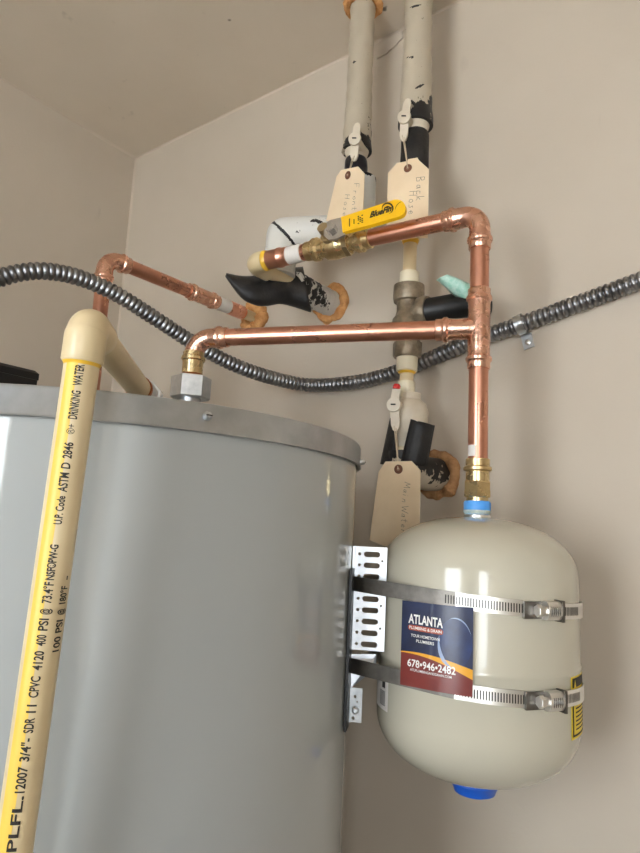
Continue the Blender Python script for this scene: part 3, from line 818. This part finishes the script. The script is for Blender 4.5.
# ================================================================== spray-foam seals round the wall and ceiling holes
def seal(c, n, r, tr, label, m=M_foam, seed=0, a0=0, a1=2 * PI, cat='sealant', squash=.75):
    e1 = n.orthogonal().normalized(); e2 = n.cross(e1); mb = MB(); seg, ts = 48, 12; vs = []; fs = []
    full = abs(a1 - a0 - 2 * PI) < 1e-3; cnt = seg if full else seg + 1
    for i in range(cnt):
        a = a0 + (a1 - a0) * i / seg; d = e1 * math.cos(a) + e2 * math.sin(a)
        k = 1 + .55 * noise.noise(d * 2.2 + V((seed * 3.1, 0, 0))) + .25 * noise.noise(d * 6 + V((0, seed, 0)))
        rr = r * (1 + .10 * noise.noise(d * 2 + V((0, 0, seed))))
        for j in range(ts):
            b = 2 * PI * j / ts; w = tr * k
            vs.append(c + d * (rr + w * math.cos(b)) + n * (w * squash * math.sin(b) + tr * .2))
    for i in range(seg if full else seg):
        for j in range(ts):
            a = i * ts + j; b = i * ts + (j + 1) % ts; c2 = ((i + 1) % cnt) * ts; fs.append((a, b, c2 + (j + 1) % ts, c2 + j))
    if not full: fs += [list(range(ts)), list(range(seg * ts, (seg + 1) * ts))[::-1]]
    return tag(mb.add(vs, fs).build('foam_seal', m), label, cat, 'foam seals round the pipe holes')
seal(WS + V((.002, 0, 0)), -Y, .027, .0085, 'orange foam seal where the split black sleeve enters the wall', seed=1)
seal(CS, -Y, .020, .0125, 'orange foam seal round the copper hot line in the wall', seed=4)
MB_c = on_y(437, 475, 0)
seal(MB_c, -Y, .0285, .0085, 'brown foam seal where the black main pipe enters the wall', M_foam_dirty, seed=6)
# near-black disc, its colour standing for the shade in the hot line seal's gap
hole = MB().sweep([CS - Y * .004, CS - Y * .0005], [(0, .021), (.0035, .021)], 24).build('gap_shade_disc', M_dark)
tag(hole, 'dark disc for the shaded gap inside the orange foam around the hot line', 'hole')

# ================================================================== insulated riser pipes at the ceiling
def uplift(c, y): return along(V((c.x, c.y, Z0)), V((c.x, c.y, CEIL)), y=y)
LPc = on_z(363, 6, CEIL); RPc = on_y(418, 30, LPc.y - .004)
def tpipe(c, top, bot, r_top, r_bot, label, seedp, cracks, name='insulated_pipe'):
    t = thing(name, label, 'pipe', (c.x, c.y, bot.z))
    def pf(d, q, n):
        L_ = top.z - bot.z; e = L_ - d
        s = n.dot(rgt); p_ = proj(q)
        for cx_, cy_, l_, sl_ in cracks:
            if abs(p_.x - cx_) < l_ and abs(p_.y - cy_ + (p_.x - cx_) * sl_) < 1.0 * (1 - abs(p_.x - cx_) / l_) + .25: return .5
        return -.16 + max(0, .52 - e * 7.5 + .12 * s) 
    n = 130; L_ = top.z - bot.z; pr = []
    for i in range(n + 1):
        k = i / n; pr.append((L_ * k, r_top + (r_bot - r_top) * max(0, (k - .55) / .45) ** 1.5 + .0006 * math.sin(i * .4 + seedp)))
    MB().sweep([top, bot], pr, 72, peel=pf, wob=.03).build('painted_foam', M_peel, t)
    return t
lb_ = uplift(LPc, 152); rb_ = uplift(RPc, 127)
lt = tpipe(LPc, V((LPc.x, LPc.y, CEIL)), lb_, .0205, .0235, 'painted foam-wrapped pipe coming through the orange-sealed ceiling hole', 0, [(354, 62, 2, .2)])
rt = tpipe(RPc, V((RPc.x, RPc.y, CEIL)), rb_, .0215, .0262, 'painted foam-wrapped pipe hanging above the black sleeve and wider tag', 2, [(416, 6, 7, .25), (411, 57, 4.5, .1), (420, 86, 5, .5), (413.5, 103, 3, -.8)])
seal(V((LPc.x, LPc.y, CEIL)), -Z, .026, .0065, 'orange foam seal at the ceiling, above the narrower manila tag', seed=9)
seal(V((RPc.x, RPc.y, CEIL)), -Z, .027, .0065, 'orange foam seal at the ceiling, above the wider manila tag', seed=12)

def knob_valve(c, r, zt_, zb_, kx, ky, tx, ty, bx, by, label, group, red=False, yoff=None):
    """white pvc valve: turned body, round hub with a screw slot and two lever wings"""
    t = thing('pvc_valve', label, 'valve', (c.x, c.y, zb_), group)
    l_ = zt_ - zb_
    MB().sweep([V((c.x, c.y, zt_)), V((c.x, c.y, zb_))], [(0, r * .62), (l_ * .12, r * .64), (l_ * .2, r * .95), (l_ * .35, r * 1.08), (l_ * .55, r * 1.05), (l_ * .75, r * .86), (l_ * .86, r * .68), (l_, r * .66)], 32).build('valve_body', M_whitepvc, t)
    ay = c.y - r * 1.0 if yoff is None else yoff
    k0 = on_y(kx, ky, ay - .016)
    nn = (EYE - k0); nn.z *= .3; nn.normalize()
    nn = V((nn.x * .55, nn.y, nn.z)).normalized()
    hub = MB().sweep([V((k0.x * .7 + c.x * .3, c.y, k0.z)), k0 - nn * .008, k0 + nn * .002], [(0, .006), ((V((k0.x * .7 + c.x * .3, c.y, k0.z)) - k0).length - .008, .0075), ((V((k0.x * .7 + c.x * .3, c.y, k0.z)) - k0).length - .004, .0100), ((V((k0.x * .7 + c.x * .3, c.y, k0.z)) - k0).length + .001, .0096)], 24).build('handle_hub', M_whitepvc, t)
    MB().obox(k0 + nn * .0024, rgt, upv, nn, .0032, .0009, .0005).build('hub_slot', M_dark, hub, smooth=False)
    for (x, y, w) in ((tx, ty, .0058), (bx, by, .0062)):
        e = on_plane(x, y, k0, nn); d = (e - k0); ln = d.length; d.normalize(); sv = d.cross(nn).normalized()
        P = [k0 - nn * .004 + d * (ln * f) + sv * (w * g) for f, g in ((.1, -1), (.75, -.95), (.95, -.6), (1, 0), (.95, .6), (.75, .95), (.1, 1))]
        wg = MB().prism(P, -nn * .005).build('handle_wing', M_whitepvc, t, smooth=False)
        if red and (x, y) == (tx, ty):
            MB().sweep([e - d * .006 - nn * .006, e + d * .001 - nn * .006], [(0, .0052), (.004, .0055), (.007, .0035)], 14).build('red_tip', M_red, wg)
    return t
knob_valve(LPc, .0185, uplift(LPc, 132).z, uplift(LPc, 168).z, 354.5, 138.5, 357, 121.5, 353, 160, 'white pvc valve at the foot of the ceiling-sealed pipe', 'white pvc shut-off valves')
knob_valve(RPc, .0205, uplift(RPc, 106).z, uplift(RPc, 142).z, 404.0, 116.5, 407.5, 97, 402.5, 140, 'white pvc valve above the black foam collar and wider tag', 'white pvc shut-off valves')
# dark tape and foam under the valves
a, b = uplift(LPc, 160), uplift(LPc, 186)
w = MB().sweep([a, b], [(0, .0165), (.004, .0182), (.016, .0186), (.026, .0168), ((a - b).length, .0165)], 28, wob=.06).build('tape_wrap', M_tape); tag(w, 'dark tape wrap between a white valve and the torn white foam', 'tape')
a, b = uplift(RPc, 134), uplift(RPc, 176)
w = MB().sweep([a, b], [(0, .0192), (.004, .0205), ((a - b).length - .01, .0212), ((a - b).length, .0205)], 28, wob=.05).build('foam_collar', M_black); tag(w, 'black foam collar under a white valve, behind the wider tag', 'insulation')

# elbow of white painted foam behind the ball valve
pa = uplift(LPc, 183); pc = V((pa.x + .012, pa.y - .004, uplift(LPc, 233).z)); pa = V((pc.x, pc.y, pa.z))
pl_ = on_z(282, 233.5, pc.z)
pdn = V((pl_.x, pl_.y, ZU + .005))
path = arc_path(pa, pc, pl_, .020, 8)[:-1]
tail = arc_path(path[-1], pl_, pdn, .006, 6)[1:]
path = path + tail
mit = ((pl_ - pc).normalized() + (pl_ - pdn).normalized()).cross((pl_ - pc).cross(pl_ - pdn)).normalized()
def peel2(d, q, n):
    s = plen(path); e = max(0, .36 - d * 14)
    p = proj(q)
    if abs((q - pl_).dot(mit)) < .0022 and (q - pl_).length < .05: return .5
    return -.10 + e + .46 * max(0, 1 - abs(p.x - 297) / 9) * max(0, 1 - abs(p.y - 231) / 14) + .42 * max(0, 1 - abs(p.x - 318) / 13) * max(0, 1 - abs(p.y - 221) / 6) + .10 * max(0, n.z)
n = 150; s = plen(path)
o = MB().sweep(path, [(s * i / n, .0245) for i in range(n + 1)], 72, peel=peel2, wob=.03).build('foam_elbow', M_peelw)
tag(o, 'white painted foam pipe wrap bending behind the ball valve', 'insulation')

# ================================================================== main riser: pipe, bronze regulator, valve, wall stub
MX = on_y(409, 290, RPc.y + .006); mc = V((MX.x, MX.y, 0))
mz = lambda py: along(V((mc.x, mc.y, Z0)), V((mc.x, mc.y, CEIL)), y=py)
def mlathe(name, parent, m, rows, seg=32, **kw):
    a = mz(rows[0][0]); b = mz(rows[-1][0]); return MB().sweep([a, b], [((a - mz(y)).length, r) for y, r in rows], seg, **kw).build(name, m, parent)
main = thing('main_water_pipe', 'cream cpvc main pipe with pale couplings above and below the bronze regulator', 'pipe', mz(398))
mlathe('pipe', main, M_cpvc, [(150, .0098), (276, .0098)])
mlathe('cement_ring', main, M_primer, [(239, .0118), (240.5, .0126), (242, .0122), (244.5, .0104)])
mlathe('coupling', main, M_cpvc2, [(228, .0140), (240, .0138)])
mlathe('coupling', main, M_cpvc2, [(272.5, .0112), (273, .0138), (289, .0140)])
mlathe('coupling', main, M_cpvc2, [(355, .0148), (356, .0152), (371, .0148), (372, .0120)])
mlathe('cement_ring', main, M_primer, [(371, .0120), (372.5, .0128), (374, .0104)])
mlathe('pipe', main, M_cpvc, [(372, .0098), (385, .0098)])
mlathe('coupling', main, M_cpvc2, [(381.5, .0098), (382, .0122), (398, .0120)])
reg = thing('pressure_regulator', 'weathered bronze pressure regulator with a black side bonnet behind the copper tee', 'regulator', mz(360))
mlathe('body', reg, M_bronze, [(303, .0172), (312, .0165), (317, .0185), (320, .0225), (330, .0238), (336, .0215), (341, .0160), (346, .0160)], 36)
mlathe('union_nut', reg, M_bronze, [(285.5, .0170), (286.5, .0222), (299, .0226), (302, .0214), (303, .0172)], 36)
mlathe('brass_tailpiece', reg, M_brass, [(287, .0146), (303.5, .0148), (306, .0140)], 24)
mlathe('lower_nut', reg, M_bronze, [(341, .0165), (343, .0205), (356, .0205), (358, .0185)], 8)
s0 = mz(315.5); sx = X
MB().sweep([s0 + sx * .004, s0 + sx * .034], [(0, .0130), (.012, .0150), (.016, .0225), (.026, .0235), (.030, .0215)], 32).build('side_port', M_bronze, reg)
e_ = along(s0, s0 + sx * .12, x=487)
le = (e_ - s0 - sx * .030).length
MB().sweep([s0 + sx * .030, e_], [(0, .0205), (.003, .0190), (le - .012, .0182), (le - .008, .0195), (le, .0190)], 32).build('bonnet', M_blackpl, reg)
# teal film curling off the bonnet
fp = [(437, 281), (441, 277), (447, 274.5), (455, 277), (463, 280.5), (474, 286)]
lo_ = [(441, 284), (445, 287), (449, 292), (455, 296.5), (463, 300), (474, 304)]
Yb = s0.y - .018; vs = []
for i, ((x, y), (x2, y2)) in enumerate(zip(fp, lo_)):
    A_, B_ = on_y(x, y, Yb - .022 + .004 * i), on_y(x2, y2, Yb - .002 + .001 * i)
    for q in range(7):
        tq = q / 6; vs.append(A_.lerp(B_, tq) + V((0, -.006 * math.sin(PI * tq), .001 * math.sin(PI * tq))))
nn_ = len(fp); fs = [(i * 7 + q, i * 7 + q + 1, (i + 1) * 7 + q + 1, (i + 1) * 7 + q) for i in range(nn_ - 1) for q in range(6)]
o = MB().add(vs, fs).build('plastic_film', M_teal)
so = o.modifiers.new('thickness', 'SOLIDIFY'); so.thickness = .0008
tag(o, 'curled teal plastic film on the black regulator bonnet', 'film')

# lower valve, flaps and stub
yv = mc.y
V3 = knob_valve(V((mc.x + .006, mc.y + .002, 0)), .0235, mz(394).z, mz(447).z, 393.5, 404.5, 396, 384, 395, 431, 'white pvc main valve with a red-tipped handle', None, red=True)
fl = thing('foam_flaps', 'pair of opened black foam flaps hanging below the main valve', 'insulation', mz(470))
def flap(quad, Y0, Y1, bul, name='flap'):
    mb = MB(); vs = []; n_ = 8
    (ax, ay), (bx, by), (cx, cy), (dx, dy) = quad
    for i in range(n_ + 1):
        for j in range(n_ + 1):
            a, b = i / n_, j / n_
            px = (ax * (1 - a) + bx * a) * (1 - b) + (dx * (1 - a) + cx * a) * b; py = (ay * (1 - a) + by * a) * (1 - b) + (dy * (1 - a) + cy * a) * b
            py += 1.6 * noise.noise(V((px * .25, b * 9, 1))) * (1 if b < .1 else 0)
            vs.append(on_y(px, py, Y0 + (Y1 - Y0) * a - bul * math.sin(PI * a)))
    m_ = n_ + 1; fs = [(i * m_ + j, (i + 1) * m_ + j, (i + 1) * m_ + j + 1, i * m_ + j + 1) for i in range(n_) for j in range(n_)]
    o = mb.add(vs, fs).build(name, M_black, fl); s_ = o.modifiers.new('thickness', 'SOLIDIFY'); s_.thickness = .006; s_.offset = 1
flap([(413.5, 420), (431.5, 425), (424, 466), (403, 464)], yv - .020, yv - .004, .007)
flap([(390, 418), (396, 426), (393, 466), (380, 464)], yv - .008, yv - .020, .004)
# stub elbow from the valve into the wall
stb = thing('main_wall_stub', 'black foam-wrapped main pipe elbow entering the wall beside the lower tag', 'pipe', V((MB_c.x, 0, MB_c.z)))
bz = V((mc.x, mc.y - .004, MB_c.z - .002)); tp = V((mc.x, mc.y - .004, mz(452).z))
pth = arc_path(tp, bz, MB_c + V((0, -.001, 0)), .022, 10)
def peel3(d, q, n): return .40 - .32 * max(0, n.dot((-upv - fwd * .6).normalized())) 
s = plen(pth)
MB().sweep(pth, [(s * i / 40,   .0205 + .0035 * min(1, max(0, i / 40 - .25) * 2)) for i in range(41)], 36, peel=peel3, wob=.05).build('foam_wrap', M_peel, stb)
mlathe('pipe', stb, M_cpvc, [(440, .0105), (462, .0105)], 24)

# ================================================================== manila tags
def make_tag(poly, ctr, nrm, eye, strings, words, label, bow=.0):
    nrm = nrm.normalized()
    pp = lambda x, y, o=0.: on_plane(x, y, ctr + nrm * o, nrm)
    t = thing('paper_tag', label, 'tag', pp(*eye), 'manila tags tied to the valves')
    P = [pp(x, y) for x, y in poly]
    MB().prism(P, -nrm * .0006).build('card', M_tag, t, smooth=False)
    e = pp(*eye, .0003)
    er = MB().sweep([e - nrm * .0002, e + nrm * .0005], [(0, .0060), (.0007, .0058)], 24).build('eyelet', M_eyelet, t)
    MB().sweep([e + nrm * .0005, e + nrm * .0008], [(0, .0022), (.0003, .0020)], 14).build('eyelet_hole', M_eyehole, er)
    for st in strings:
        pts = spline([st, (st + e) / 2 + V((.001, -.001, -.002)), e + nrm * .0012], 6)
        MB().sweep(pts, [(0, .0007), (plen(pts), .0007)], 6).build('string', M_string, t)
    for (wd, x0, y0, x1, y1, size) in words:
        A, B = pp(x0, y0), pp(x1, y1); dx = (B - A).normalized(); dy = nrm.cross(dx).normalized()
        handwriting(wd, A, dx, dy, size, nrm, M_pencil, t)
    return t
def facing(x, y, z): return V((x, y, z))
k1 = on_y(352, 158, LPc.y - .046)
ctr1 = on_y(346, 190, LPc.y - .064)
make_tag([(336.5, 176.5), (341, 170), (358, 166.5), (364.5, 173.5), (362.5, 224), (345, 224), (326, 221)], ctr1, V((-.25, -1, -.12)), (347.8, 175.2), [k1, k1 + V((.004, 0, .002))],
         [('Front', 354.5, 183, 351.5, 214, .0108), ('Hose', 345.5, 194, 342.5, 218, .0108)], 'manila tag with its lower end tucked behind the ball valve lever plate')
k2_ = on_y(404, 137, RPc.y - .044)
ctr2 = on_y(408, 200, RPc.y - .046)
make_tag([(388, 173), (397, 163), (407.5, 161), (408, 159.2), (417.5, 157.5), (418.5, 159.8), (428.8, 169), (427.5, 238), (386, 238)], ctr2, V((.12, -1, 0)), (407.8, 168.2), [k2_, k2_ + V((-.003, 0, .004))],
         [('Back', 416.5, 177, 416.0, 212, .0120), ('Hose', 409.5, 191, 408, 226, .0120)], 'wider manila tag hanging behind the upper copper pipe')
k3 = on_y(396, 428, yv - .042)
ctr3 = on_y(395, 510, yv - .052)
make_tag([(378.5, 472), (385.5, 461.5), (411.5, 461), (420.5, 470.5), (419.5, 528), (410, 548), (384, 546), (369.5, 540)], ctr3, V((.08, -1, -.06)), (398.4, 469.2), [k3, k3 + V((-.003, 0, .003))],
         [('Main', 404.5, 482, 402, 502, .0088), ('Water', 402, 506, 400.5, 540, .0092)], 'manila tag on the main valve tucked behind the almond tank')

# ================================================================== flexible conduit and its strap
bt = dep(38.5, 371, .80)                          # corner of the black box on the heater
cbox = V((bt.x - .032, bt.y - .088, bt.z))         # conduit entry in its top
cR = on_y(640, 281, -.0125); cR2 = on_y(580, 303, -.0125)
slope_c = (cR.z - cR2.z) / (cR.x - cR2.x)
cp = [V((RIGHT_X - .002, -.0125, cR.z + slope_c * .5 * (RIGHT_X - cR.x))), V((1.6, -.0125, cR.z + slope_c * .72 * (1.6 - cR.x))), on_y(700, 262, -.0125), on_y(640, 281, -.0125), on_y(580, 303, -.0125), on_y(520, 324.5, -.0125), on_y(470, 342, -.0125), on_y(425, 361, -.0125), on_y(380, 377, -.013), on_y(340, 384, -.016), on_y(300, 384, -.022),
      dep(250, 371, 1.04), dep(205, 350, 1.0), dep(160, 321.5, .955), dep(118, 295, .915), dep(80, 278, .88), dep(40, 271, .845), dep(0, 278, .82), dep(-40, 298, .80), cbox + V((-.006, -.012, .045)), cbox + Z * .001]
cpts = spline(cp, 16); CL = plen(cpts); prof = []
pitch_c = .0079; nC = int(CL / pitch_c)
for i in range(nC):
    s = i * pitch_c
    prof += [(s, .0094), (s + pitch_c * .18, .0108), (s + pitch_c * .38, .0118), (s + pitch_c * .62, .0118), (s + pitch_c * .82, .0108)]
con = MB().sweep(cpts, prof, 24).build('flexible_conduit', M_conduit, angle=60)
tag(con, 'ribbed grey flexible metal conduit looping across the wall over the heater', 'conduit')
stp = thing('conduit_strap', 'small zinc one-hole strap holding the ribbed conduit to the wall', 'strap', on_y(526, 332, 0))
cA, cB = on_y(514, 327, -.0125), on_y(527, 322, -.0125); cdir = (cB - cA).normalized()
perp = cdir.cross(Y).normalized()
if perp.z > 0: perp = -perp
vs = []; n = 16
arcp = []
for i in range(n + 1):
    a = -PI * .5 * 1.0 + PI * i / n + 0
    arcp.append((-math.sin(a) * .0, 0))
arcp = [(.0128 * math.cos(a), .0128 * math.sin(a)) for a in [math.radians(x) for x in range(-60, 186, 12)]]
vs = []
for (q, w_) in arcp:                               # q along perp (down), w_ along -Y (to the room)
    for s_ in (-.0055, .0055):
        c = (cA + cB) / 2 + cdir * s_
        vs += [c + perp * q - Y * w_, c + perp * (q * 1.09) - Y * (w_ * 1.09)]
m_ = len(arcp); fs = []
for i in range(m_ - 1):
    b = 4 * i; fs += [(b, b + 2, b + 6, b + 4), (b + 1, b + 5, b + 7, b + 3), (b, b + 4, b + 5, b + 1), (b + 2, b + 3, b + 7, b + 6)]
MB().add(vs, fs + [(0, 1, 3, 2), (4 * m_ - 4, 4 * m_ - 2, 4 * m_ - 1, 4 * m_ - 3)]).build('saddle', M_zinc, stp)
tc = (cA + cB) / 2 + perp * .0225 + cdir * .001; tc.y = -.0016
MB().obox(tc, cdir, perp, Y, .0075, .0105, .0010).build('tab', M_zinc, stp, smooth=False)
MB().sweep([tc - Y * .0005 + perp * .002, tc - Y * .004 + perp * .002], [(0, .004), (.0022, .0038), (.0034, .002)], 14).build('screw', M_steel, stp)

# ================================================================== relief discharge pipe in front of the heater
ZD = Z0 + .1255
DE = on_z(88.5, 315.5, ZD + .006)                    # elbow corner
DT = on_z(139, 388.5, ZD)
DT.z = DE.z = ZD
dd = (DT - DE).normalized()
db = dep(13.0, 853, .380)
dn = (db - DE).normalized()
drop_end = DE + dn * ((DE.z - .25) / -dn.z)
dis = thing('discharge_pipe', 'cream cpvc relief discharge pipe with yellow stripe running down in front of the heater', 'pipe', drop_end)
pth = arc_path(DE + dd * .034, DE, DE + dn * .026, .010, 10); s = plen(pth)
MB().sweep(pth, [(0, .0122), (.0008, .0126), (.010, .0128), (s * .5, .0129), (s - .019, .0130), (s - .0185, .0133), (s - .0012, .0133), (s, .0125)], 40).build('elbow', M_cpvc, dis)
pipe(DE + dd * .028, DT, PR, M_cpvc, dis)
dp = MB().sweep([DE + dn * .020, drop_end], [(0, PR), ((drop_end - DE).length - .020, PR)], 48).build('drop_pipe', M_cpvc, dis)
MB().sweep([DE + dn * .0250, DE + dn * .0282], [(0, .0126), (.002, .0117), (.0032, .0112)], 32).build('cement_ring', M_primer, dis)
MB().sweep([DT - dd * .002, DT + dd * .005], [(0, .0125), (.006, .0125), (.007, .0110)], 28).build('rusty_ring', M_rust, dis)
# yellow stripe and lettering wrapped on the drop
tocam = (EYE - (DE + dn * .2)); tocam = (tocam - dn * tocam.dot(dn)).normalized(); rightd = tocam.cross(dn).normalized()
if rightd.dot(rgt) < 0: rightd = -rightd
def wrapc(s_, a, o=.0003): return DE + dn * s_ + (tocam * math.cos(a) + rightd * math.sin(a)) * (PR + o)
S_end = (drop_end - DE).length - .002
mb = MB(); vs = []
for i in range(121):
    s_ = .0275 + (S_end - .0275) * i / 120; w0 = .05 * noise.noise(V((s_ * 30, 0, 0)))
    for j in range(5): vs.append(wrapc(s_, -.92 + .72 * j / 4 + w0 * (j / 4), .00015))
mb.add(vs, [(5 * i + j, 5 * i + j + 1, 5 * i + j + 6, 5 * i + j + 5) for i in range(120) for j in range(4)]).build('yellow_stripe', M_yellow, dp)
def s_at(py):
    py = py - (py - 400) * .014
    q = along(DE, drop_end, y=py); return (q - DE).length
def ptext(wd, y_low, y_high, a_mid, h=.0052, bold=.022):
    s0_, s1_ = s_at(y_low), s_at(y_high)            # reads upwards
    pts, fs = fit_text(wd, 0, 1, 0, 1, bold, sub=2)
    MB().add([wrapc(s0_ + (s1_ - s0_) * p.x, a_mid + (.5 - p.y) * h / PR) for p in pts], fs).build('lettering', M_ink, dp, smooth=False)
for wd, a, b in (('PLFL.', 848, 793), ('12007', 790, 764), ('3/4"-', 759, 736), ('SDR', 731, 716), ('11', 711, 703), ('CPVC', 696, 675), ('4120', 669, 650), ('400', 645, 634), ('PSI', 630, 618), ('@', 614, 608), ('73.4\u00b0F', 603, 582)):
    ptext(wd, a, b, -.10)
ptext('NSF\u00aePW-G', 580, 545, -.10, .0046, .03)
for wd, a, b, h in (('U.P. Code', 525, 497, .0046), ('ASTM', 493, 474, .0052), ('D', 470, 464, .0052), ('2846', 460, 444, .0052), ('\u00ae+', 436, 426, .0046), ('DRINKING', 421, 393, .0052), ('WATER', 388, 367, .0052)):
    ptext(wd, a, b, -.10, h, .0 if wd[0] == '\u00ae' else .022)
for wd, a, b in (('100 PSI', 652, 620), ('@', 615, 609), ('180\u00b0F', 604, 586), ('-', 580, 576)): ptext(wd, a, b, .80, .0050)

# relief valve on the heater top
tpv = thing('relief_valve', 'zinc relief valve fitting at the end of the cream discharge pipe on the heater top', 'valve', DT + dd * .03)
MB().sweep([DT + dd * .004, DT + dd * .062], [(0, .0125), (.003, .0138), (.030, .0138), (.0305, .0165), (.050, .0165), (.058, .012)], 8).build('outlet', M_zinc, tpv, smooth=False)
tq = DT + dd * .052
MB().sweep([V((tq.x, tq.y, ZD + .012)), V((tq.x, tq.y, HT - .0042))], [(0, .010), (.004, .015), (ZD + .012 - HT + .0042, .015)], 24).build('valve_body', M_brassdull, tpv)

# black box on the heater top, back left
bt = dep(38.5, 371, .80)
bw = .20
bdir = V((0, -1, 0)); bin_ = V((-1, 0, 0))
mb = MB()
base = HT - .0040
c0_ = V((bt.x, bt.y, 0)); c1_ = c0_ + bdir * .16; hgt = bt.z - base
def rbox(c0_, bdir, bin_, w, d, z0, z1, ch=.004):
    mb = MB(); P = lambda a, b, z: c0_ + bdir * a + bin_ * b + Z * z
    lo = [P(0, 0, z0), P(w, 0, z0), P(w, d, z0), P(0, d, z0)]; mi = [P(0, 0, z1 - ch), P(w, 0, z1 - ch), P(w, d, z1 - ch), P(0, d, z1 - ch)]
    hi = [P(ch, ch, z1), P(w - ch, ch, z1), P(w - ch, d - ch, z1), P(ch, d - ch, z1)]
    vs = lo + mi + hi; fs = [(3, 2, 1, 0), (8, 9, 10, 11)]
    for o_ in (0, 4): fs += [(o_ + i, o_ + (i + 1) % 4, o_ + 4 + (i + 1) % 4, o_ + 4 + i) for i in range(4)]
    return mb.add(vs, fs)
bx_ = thing('junction_box', 'black box on top of the grey heater beside the left wall', 'box', V((c0_.x, c0_.y, base)))
rbox(c0_, bdir, bin_, .11, .07, base, bt.z - .012, .0003).build('box_body', M_blackpl, bx_, smooth=False)
rbox(c0_ - bdir * .001 - bin_ * .001, bdir, bin_, .112, .072, bt.z - .012, bt.z).build('box_lid', M_blackpl, bx_, smooth=False)

# torn paint at the ceiling edge between the two hanging pipes
def ragged(poly, Yp, th, name, label, cat):
    P = []
    for i, (x, y) in enumerate(poly):
        x2, y2 = poly[(i + 1) % len(poly)]
        for k in range(4):
            t = k / 4; px, py = x + (x2 - x) * t, y + (y2 - y) * t
            w = 1.3 * noise.noise(V((px * .3, py * .3, 4)))
            P.append(on_y(px + w, py + w * .6, Yp))
    return tag(MB().prism(P, Y * th).build(name, M_wall, smooth=False), label, cat)
ragged([(375, 51), (386, 43), (393, 40), (402, 30), (402, 37), (394, 46), (384, 55), (376, 58)], -.0035, .003, 'paint_flake', 'peeled strip of taupe paint at the ceiling edge between two pipes', 'paint')
